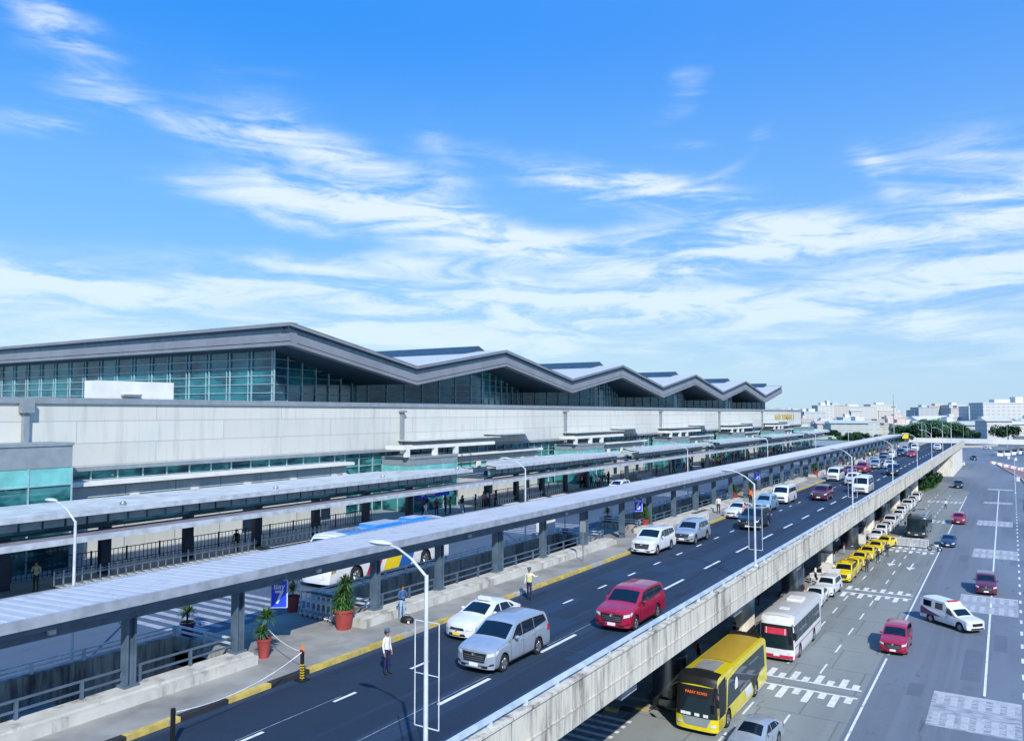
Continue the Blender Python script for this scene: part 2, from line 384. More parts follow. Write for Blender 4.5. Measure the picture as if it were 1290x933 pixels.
w.cycles.sampling_method = 'MANUAL'; w.cycles.sample_map_resolution = 256
bg = N(n, 'ShaderNodeBackground'); bg.inputs[1].default_value = .106
n.links.new(skyc, bg.inputs[0]); wo = N(n, 'ShaderNodeOutputWorld'); n.links.new(bg.outputs[0], wo.inputs[0])
sl = bpy.data.lights.new('sun', 'SUN'); sl.energy = 4.8; sl.angle = radians(.6); sl.color = (1, .955, .88)
so = bpy.data.objects.new('sun', sl); COL.objects.link(so)
so.rotation_euler = Vector((SDX*cos(SUN_EL), SDY*cos(SUN_EL), sin(SUN_EL))).to_track_quat('Z', 'Y').to_euler()
S.view_settings.view_transform = 'Standard'; S.view_settings.look = 'None'; S.view_settings.exposure = 0
S.cycles.max_bounces = 6; S.cycles.diffuse_bounces = 3; S.cycles.glossy_bounces = 3

M['seam'] = pm('joint_seal', (.03, .04, .05), .7)
M['patch'] = asphalt('asphalt_patch', (.017, .042, .08), tracks=False)
# ================================================================== SETTING
DZ = 7.5
Y0, Y1 = 3.0, 300.0
PK = [51.4+37.5*k for k in range(6)]
# ground
struct(MB().quad((-5000, -300, -.02), (5000, -300, -.02), (5000, 7000, -.02), (-5000, 7000, -.02)).build('ground', M['far_ground']))
struct(MB().quad((-8.55, -5, .004), (4.4, -5, .004), (4.4, 470, .004), (-8.55, 470, .004)).quad((4.4, -5, .004), (60, -5, .004), (60, 470, .004), (4.4, 470, .004))
       .quad((-8.55, 205, .004), (-8.55, 470, .004), (-60, 470, .004), (-15, 232, .004)).build('lower_road', M['lower']))
struct(MB().quad((-60, -5, .0), (-8.5, -5, .0), (-8.5, 232, .0), (-60, 232, .0)).build('concrete_apron', M['apron']))
isl = MB()
isl.box(-24, -17.4, 47, 205, 0, .16); isl.box(-24, -17.6, 48.5, 52, 0, .17)
isl.build('lower_pavement', M['sidewalk'])['kind'] = 'structure'
kb = MB()
for i in range(40):
    y = 47+i*4; kb.box(-17.4, -17.15, y, y+2, 0, .165, 0); kb.box(-17.4, -17.15, y+2, y+4, 0, .165, 1)
for i in range(7):
    kb.box(-18.3-i*.75, -17.55-i*.75, 46.6-i*.55, 46.9-i*.55, 0, .165, i % 2)
kb.build('painted_kerb', [M['ywpaint'], M['bkpaint']])['kind'] = 'structure'
# markings on the ground
mk = MB(); z = .010
def seg(mk, x0, x1, y0, y1, zz, m=0): mk.quad((x0, y0, zz), (x1, y0, zz), (x1, y1, zz), (x0, y1, zz), m)
for a, b, xa, xb in ((10, 64.5, -8.15, -8.25), (65.5, 195, -8.25, -8.65)):
    mk.quad((xa-.07, a, z), (xa+.07, a, z), (xb+.07, b, z), (xb-.07, b, z))
mk.quad((-2.05, 59.3, z), (-1.9, 59.3, z), (-2.95, 214, z), (-3.1, 214, z))
for i in range(34):
    y = 8+i*5.6
    if any(q-2.5 < y < w_ for q, w_ in ((52.2, 58.0), (83.6, 89.0), (113.2, 118), (146, 150), (178.5, 182.5))): continue
    seg(mk, -11.75, -11.62, y, y+2.4, z)
    seg(mk, -14.15, -14.02, y+1, y+3.4, z) if not (i > 10 and y < 60) else None
for i in range(60):
    y = 60+i*4.2; seg(mk, .08, .26, y, y+1.3, z)
def comb(yb, yt, x0, x1):
    d = yt-yb
    mk.quad((x0, yb+d*.38, z), (x1, yb+d*.38, z), (x1, yb+d*.42, z), (x0, yb+d*.42, z)); mk.quad((x0, yb+d*.66, z), (x1, yb+d*.66, z), (x1, yb+d*.70, z), (x0, yb+d*.70, z))
    k = 0; x = x0+.1
    while x < x1-.25:
        lo = yb if k % 2 == 0 else yb+d*.2
        hi = yt if k % 2 == 0 else yb+d*.86
        seg(mk, x, x+.42, lo, yb+d*.38, z); seg(mk, x, x+.42, yb+d*.70, hi, z); x += .78; k += 1
for yb, yt in ((52.2, 58.0), (83.6, 89.0), (113.2, 118), (146, 150), (178.5, 182.5)): comb(yb, yt, -14.9, -8.7)
for i in range(9): seg(mk, -24.5+i*.02, -19.2, 36.5+i*.85, 36.85+i*.85, z)
# turn arrows near the crossing
for ax, ay in ((-12.6, 104.5), (-10.4, 103)):
    seg(mk, ax-.08, ax+.08, ay, ay+3, z); mk.add([(ax-.5, ay, z), (ax+.5, ay, z), (ax, ay-1.8, z)], [(0, 1, 2)])
struct(mk.build('road_markings', M['paint']))
fp = MB(); f2 = MB()
for yb, yt, w_ in ((52.3, 58.8, 4.75), (83.2, 90.9, 4.75), (114.6, 121.8, 4.9), (146.9, 153.5, 4.9), (182.2, 185.6, 4.9), (213.5, 217, 5.0)):
    x0 = -4.75 if yb < 120 else -5.3
    seg(fp, x0, x0+w_, yb, yt, .0085); d = yt-yb; x = x0+.25
    seg(f2, x0, x0+w_, yt-d*.08, yt, .0125)
    while x < x0+w_-.3:
        seg(f2, x, x+.4, yb+.2, yb+d*.38, .0125); seg(f2, x, x+.4, yb+d*.62, yt-d*.09, .0125); x += .75
struct(fp.build('faded_crossing_paint', M['faded'])); struct(f2.build('crossing_stripes', pm('old_paint', (.46, .48, .50), .7, dirt=((.3, .33, .37), 1.5))))

# elevated road deck (with openings between the walkway and the inner road)
PLN = [(-30, 22.5), (28.8, 57.4), (63.4, 91.7), (97.5, 125.5), (132, 160), (167, 195), (202, 232)]
OPEN = [(a_+(1.7 if a_ > 0 else 0), b_-.3) for a_, b_ in PLN]   # Y ranges of the light wells
dk = MB()
dk.box(-27.6, -13.8, -10, Y1, 6.9, DZ, 0)
struct(dk.build('elevated_road', M['deck']))
dk = MB(); dk.box(-46.6, -31.75, -10, Y1, 6.9, DZ-.003); 
ys = [-10]+[v for o in OPEN for v in o]+[Y1]
for i in range(1, len(ys)-1, 2):
    dk.box(-31.75, -27.6, ys[i+1-0] if False else ys[i+1], ys[i+2] if i+2 < len(ys) else Y1, 6.9, DZ-.003) if False else None
for i in range(len(OPEN)):
    a = OPEN[i][1]; b = OPEN[i+1][0] if i+1 < len(OPEN) else Y1
    dk.box(-31.75, -27.6, a, b, 6.9, DZ-.003)
struct(dk.build('inner_road', M['inner']))
struct(MB().box(-60, -46.6, -10, Y1, 6.9, DZ+.15).build('terminal_pavement', M['kerbside']))
# underside beams
ub = MB()
for y in range(0, 262, 16): ub.box(-45, -14.2, y-.8, y+.8, 5.9, 6.9)
ub.box(-31.9, -31.75, -10, Y1, 5.6, 6.9)
ub.box(-46, -40, -10, Y1, 0, 6.9)
struct(ub.build('deck_beams', M['underdeck']))
# walkway between road and light wells
sw = MB(); sw.box(-27.6, -24.45, -10, Y1, DZ, DZ+.15)
for i in range(len(OPEN)):
    a = OPEN[i][1]; b = OPEN[i+1][0] if i+1 < len(OPEN) else Y1
    sw.box(-31.9, -27.6, a+.02, b-.02, DZ, DZ+.146)
struct(sw.build('sidewalk', M['sidewalk']))
kc = MB(); y = -10.0; i = 0
while y < Y1:
    l = 1.95; mm = (0 if i % 2 else 1) if y < 22.3 else (0 if (i % 5) else 2)
    kc.box(-24.45, -24.15, y, min(y+l, Y1)-.02, DZ, DZ+.17, mm); y += l; i += 1
struct(kc.build('painted_kerb', [M['ywpaint'], M['bkpaint'], M['curbstone']]))
# deck markings
dm = MB(); z = DZ+.005
y = 3.95-3.0
Aa = [(-21.1, 4+4.35*i) for i in range(60)]
for x, yy in Aa: seg(dm, x-.07, x+.07, yy, yy+1.15, z)
for i in range(36): seg(dm, -17.80, -17.62, 23.2+7.28*i-14.56, 26.5+7.28*i-14.56, z)
struct(dm.build('lane_markings', M['paint']))
jt = MB()
for i in range(18): seg(jt, -24.1, -13.95, 15.4+16*i, 15.48+16*i, DZ+.002)
struct(jt.build('expansion_joints', M['seam']))
pt = MB(); random.seed(4)
for i in range(26):
    x = random.uniform(-23, -15.5); y = random.uniform(14, 200); seg(pt, x, x+random.uniform(.8, 2.2), y, y+random.uniform(1.5, 7), DZ+.0012+.00003*i)
p2 = MB()
for i in range(14):
    x = random.uniform(-8.3, 1.5); y = random.uniform(48, 200); seg(p2, x, x+random.uniform(.8, 2.6), y, y+random.uniform(1.5, 9), .0046+.00003*i)
struct(p2.build('road_patches', asphalt('lower_patch', (.112, .14, .175), tracks=False)))
struct(pt.build('asphalt_patches', M['patch']))
struct(MB().quad((-17.97, 3, z), (-17.94, 3, z), (-17.94, 36, z), (-17.97, 36, z)).quad((-21.3, 12, z), (-21.27, 12, z), (-21.27, 22, z), (-21.3, 22, z)).build('faint_seams', M['faded']))
zb = MB()
for k in range(6):
    yc = 24.3+37.3*k*.94
    for i in range(9): seg(zb, -39, -33.0, yc-.4+i*.85, yc+i*.85, z)
struct(zb.build('zebra_crossing', pm('worn_zebra_paint', (.34, .37, .40), .7, dirt=((.13, .16, .20), 1.2))))

# outer parapet
p = empty('concrete_parapet', (-13.5, 120, DZ), 0, 'long weathered concrete parapet along the outer edge of the elevated road', 'parapet')
b = MB(); b.box(-13.8, -13.5, -10, Y1, 6.75, 8.38); b.box(-13.9, -13.42, -10, Y1, 8.38, 8.46)
b.box(-13.5, -13.46, -10, Y1, 7.38, 7.43)
b.build('wall', M['parapet'], p)
b = MB(); b.box(-13.74, -13.60, -10, Y1, 8.62, 8.76)
b.build('top_rail', M['railblue'], p)
for i in range(100):
    y = 7.8+i*2.1; MB().box(-13.73, -13.61, y, y+.12, 8.46, 8.62).build('rail_post', M['railblue'], p)
b = MB()
for i in range(21):
    y = 217.8+i*2.1; b.box(-13.73, -13.61, y, y+.12, 8.46, 8.62)
b.build('far_rail_posts', M['railblue'], p)['kind'] = 'stuff'
# pillars
for i, y in enumerate([31.5, 47.6, 63.7, 80.2, 95.9, 112, 128, 143.8, 159.6, 176, 192, 208, 224, 240]):
    dark = i % 2 == 1
    pl = empty('bridge_pillar', (-18.4, y, 0), 0, None, 'pillar')
    ordn = ['nearest', 'second', 'third', 'fourth', 'fifth', 'sixth', 'seventh'][i//2]
    if dark: tag(pl, f'{ordn} dark steel-clad round pillar under the elevated road, counting away from the camera')
    else: tag(pl, f'{ordn} plain concrete round pillar under the elevated road, counting away from the camera')
    pl['group'] = 'pillars under the elevated road'
    r = 1.02 if dark else .82
    MB().lathe([(r, .16), (r, 6.0), (r*1.25, 6.5), (r*1.35, 6.74)], (-18.4, y, 0), 28).build('shaft', M['darkpillar'] if dark else M['pillar'], pl, smooth=True)
    MB().lathe([(r+.28, .16), (r+.28, .62), (r+.16, .68), (r, .7)], (-18.4, y, 0), 28).build('base_ring', M['drum'] if dark else M['pillar'], pl, smooth=True)
    if dark:
        MB().lathe([(r+.05, .7), (r+.05, 3.0), (r, 3.05)], (-18.4, y, 0), 28).build('drum_cladding', M['drum'], pl, smooth=True)
for i in range(14):
    y = 15.5+16*i
    for x in (-30,):
        q = empty('bridge_pillar', (x, y, 0), 0, 'plain concrete pillar in the shade deep under the elevated road', 'pillar', 'inner pillars deep under the elevated road')
        MB().lathe([(.85, 0), (.85, 6.2), (1.1, 6.88)], (x, y, 0), 20).build('shaft', M['pillar'], q, smooth=True)

# light wells: plinth wall + grey rail on the walkway side, stained wall + pale rail on the inner side
ordw = ['nearest', 'second', 'third', 'fourth', 'fifth', 'sixth', 'farthest']
def railing(b, x, a, c, z0, hts, post=1.9, r=.035, axis='y', y=0):
    for h in hts:
        if axis == 'y': b.box(x-r, x+r, a, c, z0+h-r, z0+h+r)
        else: b.box(a, c, y-r, y+r, z0+h-r, z0+h+r)
    k = max(1, int((c-a)/post))
    for i in range(k+1):
        t = a+(c-a)*i/k
        if axis == 'y': b.box(x-r*1.5, x+r*1.5, t-r*1.5, t+r*1.5, z0, z0+max(hts)+.02)
        else: b.box(t-r*1.5, t+r*1.5, y-r*1.5, y+r*1.5, z0, z0+max(hts)+.02)
for i, (a, c) in enumerate(OPEN):
    va, vc = max(a, -6), c; a, c = PLN[i]; a = max(a, -6)
    pw = empty('plinth_wall', (-27.6, (a+c)/2, DZ), 0, f'{ordw[i]} low white concrete plinth between sidewalk and light well', 'low wall', 'plinth walls along the sidewalk')
    b = MB(); b.box(-27.62, -26.45, a, c, DZ-.8, DZ+.50); b.box(-27.62, -26.75, a, c, DZ+.50, DZ+.57)
    b.build('wall', M['whitewall'], pw)
    b = MB(); railing(b, -27.5, a+.3, c-.3, DZ+.57, (.28, .62), 2.1, .035); b.build('handrail', M['railgrey'], pw)
    a, c = va, vc
    vw = empty('light_well_wall', (-31.75, (a+c)/2, DZ), 0, f'{ordw[i]} stained concrete upstand with pale rails beside the inner road', 'parapet', 'upstands beside the inner road')
    b = MB(); b.box(-31.75, -31.5, a, c, 4.6, DZ+.60)
    b.box(-31.5, -27.6, c, c+.22, 4.6, DZ+.60)
    if i: b.box(-31.5, -27.6, a-.22, a, 4.6, DZ+.60)
    b.build('wall', M['voidwall'], vw)
    b = MB(); railing(b, -31.62, a, c, DZ+.60, (.10, .26, .43), 1.9, .035); railing(b, 0, -31.5, -27.7, DZ+.60, (.22, .43), 1.5, .04, 'x', c+.1)
    if i: railing(b, 0, -31.5, -27.7, DZ+.60, (.22, .43), 1.5, .04, 'x', a-.1)
    b.build('handrail', M['railblue'], vw)

# walkway canopy
cn = empty('walkway_canopy', (-28.2, 120, DZ), 0, 'long covered walkway with white ribbed roof running beside the elevated road', 'canopy')
CY1 = 250
b = MB()
b.add([(-26.2, -8, 11.52), (-26.2, CY1, 11.52), (-30.3, CY1, 11.34), (-30.3, -8, 11.34), (-26.2, -8, 11.46), (-26.2, CY1, 11.46), (-30.3, CY1, 11.28), (-30.3, -8, 11.28)],
      [(0, 1, 2, 3), (4, 7, 6, 5), (0, 4, 5, 1), (3, 2, 6, 7), (0, 3, 7, 4), (1, 5, 6, 2)])
i = 0; y = 8.0
while y < CY1-.3:
    b.add([(-26.22, y, 11.525), (-26.22, y+.09, 11.525), (-30.28, y+.09, 11.345), (-30.28, y, 11.345), (-26.22, y+.02, 11.548), (-26.22, y+.07, 11.548), (-30.28, y+.07, 11.368), (-30.28, y+.02, 11.368)],
          [(4, 5, 6, 7), (0, 4, 7, 3), (1, 2, 6, 5), (0, 1, 5, 4), (2, 3, 7, 6)]); y += .52
b.build('roof', M['roof1'], cn)
MB().box(-26.2, -26.08, -8, CY1, 11.22, 11.56).box(-30.42, -30.3, -8, CY1, 11.05, 11.38).build('fascia', M['fascia1'], cn)
MB().box(-27.55, -27.25, -8, CY1, 10.5, 11.0).box(-27.4, -26.3, -8, CY1, 11.0, 11.2).box(-30.2, -27.4, -8, CY1, 11.0, 11.15).build('beam', M['steel'], cn)
cyl = [5.5, 11.4, 17.4, 22.2, 30.6, 35.9, 41.7, 47.5, 53.5, 60.5]+[66.3+6.0*i for i in range(31)]
for i, y in enumerate(cyl):
    if y > CY1-2: break
    b = MB(); s_ = .19
    b.box(-27.59, -27.21, y-s_, y-s_+.07, DZ+.1, 10.5); b.box(-27.59, -27.21, y+s_-.07, y+s_, DZ+.1, 10.5); b.box(-27.43, -27.37, y-s_+.07, y+s_-.07, DZ+.1, 10.5)
    if i in (6, 8, 12, 15): b.box(-27.59, -27.21, y+.40, y+.55, DZ+.1, 10.5)
    b.box(-27.66, -27.14, y-.3, y+.3, DZ+.58, DZ+.66)
    b.build('column', M['steel'], cn)

# ------------------------------------------------------------------ terminal
T = empty('airport_terminal', (-60, 150, DZ), 0, 'long airport terminal with zigzag roof, dark glass gables and pale concrete panel wall', 'terminal building')
XW = -56.5; TE = 262.0; WB = 14.0
def zt(y): return -.0022*(y-50)
b = MB()
b.add([(XW, -20, WB), (XW, TE, WB), (XW, TE, 18.55+zt(TE)), (XW, -20, 18.55+zt(-20)), (XW-.5, -20, WB), (XW-.5, TE, WB), (XW-.5, TE, 18.5+zt(TE)), (XW-.5, -20, 18.5)],
      [(0, 1, 2, 3), (0, 4, 5, 1), (1, 5, 6, 2), (4, 0, 3, 7)])
b.build('upper_wall', M['twall'], T)
b = MB(); b.add([(x, y, zz+zt(y)) for x in (XW-.6, XW+.18) for y in (-20, TE+.2) for zz in (18.5, 18.92)], [(0, 1, 3, 2), (4, 6, 7, 5), (0, 4, 5, 1), (2, 3, 7, 6), (0, 2, 6, 4), (1, 5, 7, 3)])
b.build('coping', M['tgrey'], T)
MB().box(-150, XW-.6, -20, TE, 17.9, 18.1).build('low_roof', M['tgrey'], T)
MB().box(-150, XW, TE-.5, TE-.02, 0, 18.0).build('end_wall', M['twall'], T)
MB().box(XW+.02, XW+.10, -20, TE, 13.72, 14.02).build('wall_foot_trim', M['tgrey'], T)
# hall roof
XF, XB, XG = -56.8, -125.0, -61.0
def rz(y, kind): # kind 1 peak, 0 valley
    return (26.3-.0042*(y-51.4)) if kind else (23.1-.0042*(y-70))
prof = []
for k in range(6):
    prof.append((PK[k], rz(PK[k], 1)))
    if k < 5: prof.append((PK[k]+18.75, rz(PK[k]+18.75, 0)))
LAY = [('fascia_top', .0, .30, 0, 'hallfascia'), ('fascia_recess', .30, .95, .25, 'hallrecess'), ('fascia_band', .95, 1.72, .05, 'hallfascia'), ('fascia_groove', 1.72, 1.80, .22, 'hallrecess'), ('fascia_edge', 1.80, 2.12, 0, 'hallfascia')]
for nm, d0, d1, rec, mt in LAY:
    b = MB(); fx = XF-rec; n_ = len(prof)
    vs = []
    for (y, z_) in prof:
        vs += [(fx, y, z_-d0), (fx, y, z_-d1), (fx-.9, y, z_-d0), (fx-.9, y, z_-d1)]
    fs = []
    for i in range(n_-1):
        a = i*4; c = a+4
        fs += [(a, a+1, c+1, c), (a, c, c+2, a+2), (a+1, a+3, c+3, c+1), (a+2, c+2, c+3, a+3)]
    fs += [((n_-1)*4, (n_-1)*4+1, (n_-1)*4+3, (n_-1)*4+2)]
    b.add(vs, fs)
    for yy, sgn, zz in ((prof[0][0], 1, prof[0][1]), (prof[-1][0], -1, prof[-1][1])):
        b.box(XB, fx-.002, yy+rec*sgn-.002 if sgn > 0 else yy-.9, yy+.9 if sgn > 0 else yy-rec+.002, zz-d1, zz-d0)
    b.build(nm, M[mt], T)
b = MB(); s2 = MB()
for i in range(len(prof)-1):
    (ya, za), (yb, zb_) = prof[i], prof[i+1]
    b.quad((XF+.05, ya, za+.02), (XF+.05, yb, zb_+.02), (XB, yb, zb_+.02), (XB, ya, za+.02))
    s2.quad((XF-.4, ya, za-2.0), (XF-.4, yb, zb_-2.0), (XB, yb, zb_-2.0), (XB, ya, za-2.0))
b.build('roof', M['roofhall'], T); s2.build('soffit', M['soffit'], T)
b = MB()
for i, (y, z_) in enumerate(prof):
    if i % 2 == 0:
        sgn = [(-3.4, 3.4)] if 0 < i < len(prof)-1 else ([(.0, 3.4)] if i == 0 else [(-3.4, 0)])
        for lo, hi in sgn:
            if i == 0: continue
            b.add([(XF-4.5, y+lo, z_-.55), (XF-4.5, y, z_+.75), (XF-4.5, y+hi, z_-.55), (XB, y+lo, z_-.55), (XB, y, z_+.75), (XB, y+hi, z_-.55)], [(0, 2, 1), (0, 1, 4, 3), (1, 2, 5, 4)])
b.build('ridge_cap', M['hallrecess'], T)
# hall glazing
gy0, gy1 = 53.4, PK[5]-1.5
def roofz(y):
    for i in range(len(prof)-1):
        (ya, za), (yb, zb_) = prof[i], prof[i+1]
        if ya <= y <= yb: return za+(zb_-za)*(y-ya)/(yb-ya)
b = MB(); ml = MB()
def XGf(y):
    t = min(abs(y-p_) for p_ in PK)/18.75
    return XG-.4-5.0*min(1, max(0, t-.08))
pts = [gy0]+[p_[0] for p_ in prof if gy0 < p_[0] < gy1]+[gy1]
yy = gy0
while yy < gy1-.01:
    y2 = min(yy+1.55, gy1)
    for p_ in pts:
        if yy < p_ < y2: y2 = p_
    b.quad((XGf(yy), yy, 18), (XGf(y2), y2, 18), (XGf(y2), y2, roofz(y2)-1.99), (XGf(yy), yy, roofz(yy)-1.99)); yy = y2
b.quad((XG-.4, gy0, 18), (XB, gy0, 18), (XB, gy0, roofz(gy0)-1.99), (XG-.4, gy0, roofz(gy0)-1.99))
b.quad((XG-.4, gy1, 18), (XB, gy1, 18), (XB, gy1, roofz(gy1)-1.99), (XG-.4, gy1, roofz(gy1)-1.99))
b.build('glazing', M['hallglass'], T)
y = gy0
while y < gy1:
    x_ = XGf(y); ml.box(x_+.02, x_+.16, y-.045, y+.045, 18, roofz(min(max(y, gy0), gy1))-2.0); y += 2.6
zz = 19.0
while zz < 24.3:
    yy = gy0
    while yy < gy1-1:
        if roofz(yy)-2.0 > zz and roofz(min(yy+1.3, gy1))-2.0 > zz:
            ml.tube([(XGf(yy)+.09, yy, zz), (XGf(min(yy+1.3, gy1))+.09, min(yy+1.3, gy1), zz)], .035, 4)
        yy += 1.3
    ml.box(XB, XG+.02, gy0-.12, gy0-.02, zz-.035, zz+.035)
    zz += .84
x = XG-.03
k = 0
while x > XB:
    ml.box(x-.045, x+.045, gy0-.16, gy0-.02, 18, 24.25); ml.box(x-.55, x-.51, gy0-.14, gy0-.02, 18, 24.25) if k else None; x -= 3.3; k += 1
ml.build('mullions', M['mull'], T)
# plant box on the low roof
px_ = MB(); px_.box(-59.0, -57.4, 33.4, 39.8, 18.1, 20.3); bx_ = px_.build('roof_plant_room', M['twhite'], T)
MB().box(-57.4, -57.0, 35.3, 36.8, 19.15, 19.3).build('hood', M['galv'], bx_)
# downpipes
for y in (27.9, 67.0, 104.4, 142.3, 177.9, 214.5):
    dp = MB(); dp.box(XW+.05, XW+.4, y-.17, y+.17, 13.4, 17.9); dp.box(XW+.05, XW+.6, y-.38, y+.38, 17.9, 18.8 if y < 30 else 18.1)
    dp.build('downpipe', M['tgrey'], T)
# lower storey: concrete blocks with ledge and slot windows, glass between
BLK = [(30.5, 58.2)]+[(76.0+37.4*i, 95.6+37.4*i) for i in range(5)]
lg = MB()
lg.quad((XW-.5, -20, DZ), (XW-.5, TE, DZ), (XW-.5, TE, WB), (XW-.5, -20, WB))
lg.build('entrance_glass', M['lowglass'], T)
for (a, c) in BLK:
    lwo = MB().box(XW-.45, -56.0, a, c, DZ, 11.25).build('lower_wall', M['lwall'], T); MB().box(XW-.45, -56.0, a, c, 11.85, 12.62).build('upper_band', M['lwall'], lwo)
    y = a
    while y < c-1:
        MB().box(-56.15, -55.8, y-.32, y+.32, 11.25, 11.85).build('ledge_pier', M['twhite'], T); y += 5.2
    MB().box(-56.15, -55.8, c-.5, c, 11.25, 11.85).build('ledge_pier', M['twhite'], T)
    MB().box(-56.4, -56.3, a, c, 11.2, 11.9).build('slot_window', M['teal'], T)
    MB().box(XW-.3, -55.3, a-.3, c+.4, 12.72, 12.98).build('white_ledge', M['twhite'], T)
gaps = []; last = -20
for a, c in BLK: gaps.append((last, a-.1)); last = c+.1
gaps.append((last, TE))
for (a, c) in gaps:
    b = MB()
    for zz in (8.6, 9.9, 11.2, 12.4, 13.2): b.box(XW-.48, XW-.38, a, c, zz-.035, zz+.035)
    yy = a+.6
    while yy < c: b.box(XW-.49, XW-.36, yy-.05, yy+.05, DZ, WB); yy += 2.05
    b.build('entrance_mullions', M['mull'], T)
for (a, c) in BLK:
    b = MB(); b.box(XW-.48, XW-.38, a, c, 13.0, 13.06); yy = a+.3
    while yy < c: b.box(XW-.49, XW-.36, yy-.05, yy+.05, 12.98, WB); yy += 2.05
    b.build('clerestory_mullions', M['mull'], T)
# dark door openings, small window, doors in the lower wall
for (a, c) in BLK:
    for t in (c-3.4, c-12.5): MB().box(-56.0, -55.94, t, t+1.2, DZ+.15, DZ+2.6).build('door', M['can_dark'], T)
MB().box(-56.0, -55.93, 48.6, 51.3, 9.9, 10.9).build('window', M['teal'], T)
# vestibules
VS = [(18.5, 29.6, -53.5, 15.85, 2)]+[(64+37.4*i, 71.6+37.4*i, -52.2, 13.2, 0) for i in range(6)]
for i, (a, c, xf, zt_, bb) in enumerate(VS):
    if c > TE: break
    ph = 1.55 if i == 0 else .78
    v = MB(); v.box(XW, xf, a, c, zt_-ph, zt_); v.box(XW, xf+.08, a-.06, c+.06, zt_-.12, zt_+.08)
    vo = v.build('vestibule', M['tgrey'], T)
    MB().box(XW, xf-.04, a+.04, c-.04, zt_-ph-1.15, zt_-ph).build('light_glass_band', M['teal'], vo)
    MB().box(XW, xf-.06, a+.06, c-.06, DZ+.15, zt_-ph-1.15).build('glass', M['lowglass'], vo)
    m2 = MB(); k = int((c-a)/2.3)
    for j in range(k+1):
        t = a+(c-a)*j/k; m2.box(xf-.06, xf+.02, t-.045, t+.045, DZ+.15, zt_-ph)
    for j in range(3):
        t = XW+(xf-XW)*j/2; m2.box(t-.045, t+.045, a-.03, a+.05, DZ+.15, zt_-ph)
    for zz in (9.8, 10.9, zt_-ph-1.15):
        m2.box(xf-.06, xf+.03, a, c, zz-.04, zz+.04); m2.box(XW, xf, a-.04, a+.04, zz-.04, zz+.04)
    m2.build('mullions', M['mull'], vo)
    if i == 0:
        c_ = MB(); c_.lathe([(.55, DZ), (.55, 13.0)], (xf-1.2, 25.3, 0), 20); c_.build('round_column', M['teal'], vo, smooth=True)
for i in range(6):
    a = 63+37.4*i
    if a+17 > TE: break
    b = MB()
    b.box(-55.1, -54.7, a+.4, a+19, 14.10, 14.40); b.box(-53.1, -52.75, a+.4, a+17, 14.08, 14.42); b.box(-55.15, -52.7, a, a+.38, 14.05, 14.45)
    for t in range(8): b.box(-54.65, -53.15, a+1.6+t*1.8, a+1.75+t*1.8, 14.2, 14.34)
    for t in (a+.5, a+5.2, a+9): b.box(-53.15, -52.7, t, t+.5, 13.29, 14.07)
    b.build('roof_trellis', M['twhite'], T)
    MB().box(XW+.02, -54.0, a+3.5, a+21.5, 14.80, 14.90).box(XW+.02, -53.4, a+20, a+30, 15.1, 15.2).build('thin_roof_slab', M['canroof'], T)
# gold letters on the far part of the wall
me = MB()
to = put_text('NAIA TERMINAL 3', 2.3, M['gold'], T, Matrix.Translation((XW+.12+60, 240-150, 16.3-DZ)) @ FACE_POS_X, 'gold_lettering')
to.scale = (1, 1.25, 1); to.location = (0, -90*.25, 0)

# terminal kerb canopies (each segment a thing)
ordc = ['nearest', 'second', 'third', 'fourth', 'fifth', 'sixth', 'farthest']
SEG = [(-6, 65.6), (68.5, 103.4), (106.3, 141), (144, 178.5), (181.5, 216), (219, 250)]
for i, (a, c) in enumerate(SEG):
    k = empty('kerb_canopy', (-48, (a+c)/2, DZ), 0, f'{ordc[i]} pale flat canopy segment over the terminal kerb', 'canopy', 'flat canopies over the terminal kerb')
    b = MB(); a0 = a+1.5
    zf, zr = 12.2, 12.28
    b.add([(-46.0, a0, zf), (-46.0, c, zf), (-47.5, c-.2, zr), (-51.2, c-8, zr), (-51.2, a0+6, zr), (-47.5, a0+.2, zr)], [(0, 1, 2, 3, 4, 5)])
    b.add([(-46.0, a0, zf-.1), (-46.0, c, zf-.1), (-47.5, c-.2, zr-.1), (-51.2, c-8, zr-.1), (-51.2, a0+6, zr-.1), (-47.5, a0+.2, zr-.1)], [(5, 4, 3, 2, 1, 0)])
    b.build('roof', M['canroof'], k)
    MB().box(-46.02, -45.9, a0, c, 11.92, 12.24).box(-51.3, -51.2, a0+6, c-8, 12.0, 12.3).build('roof_edge', M['canedge'], k)
    g_ = MB(); g_.box(-47.4, -47.3, a0+.5, c-1.5, 11.1, 11.9)
    g_.build('louvre_glass', M['lowglass'], k)
    g_ = MB(); y = a0+.5
    while y < c-1.5: g_.box(-47.3, -47.22, y, y+1.15, 11.28, 11.82); y += 1.3
    g_.build('louvre_panels', pm('louvre_panel', (.20, .29, .33), .4), k) if i == 0 else g_.build('louvre_panels', bpy.data.materials['louvre_panel'], k)
    MB().box(-47.6, -45.3, a, c+2.6, 10.62, 10.80).build('lower_blade', M['mauve'], k)
    MB().box(-45.3, -45.18, a, c+2.6, 10.52, 10.86).build('blade_edge', M['canedge'], k)
    MB().box(-51.2, -47.6, a+1, c-1, 10.9, 11.0).build('ceiling', M['hallrecess'], k)
    y = a+5.2; j = 0
    while y < c:
        MB().box(-49.85, -49.45, y-.34, y+.34, DZ+.15, 11.4).build('column', M['can_dark'] if i < 2 else M['lwall'], k); y += 6.1 if i < 2 else 9
    if i == 0:
        b = MB()
        for xx, yy in ((-46.6, 41.0), (-46.7, 53.0), (-46.7, 64), (-46.6, 29)): b.lathe([(.0, 12.5), (.12, 12.48), (.2, 12.35), (.2, 12.2)], (xx, yy, 0), 12)
        b.build('roof_vent', M['galv'], k)
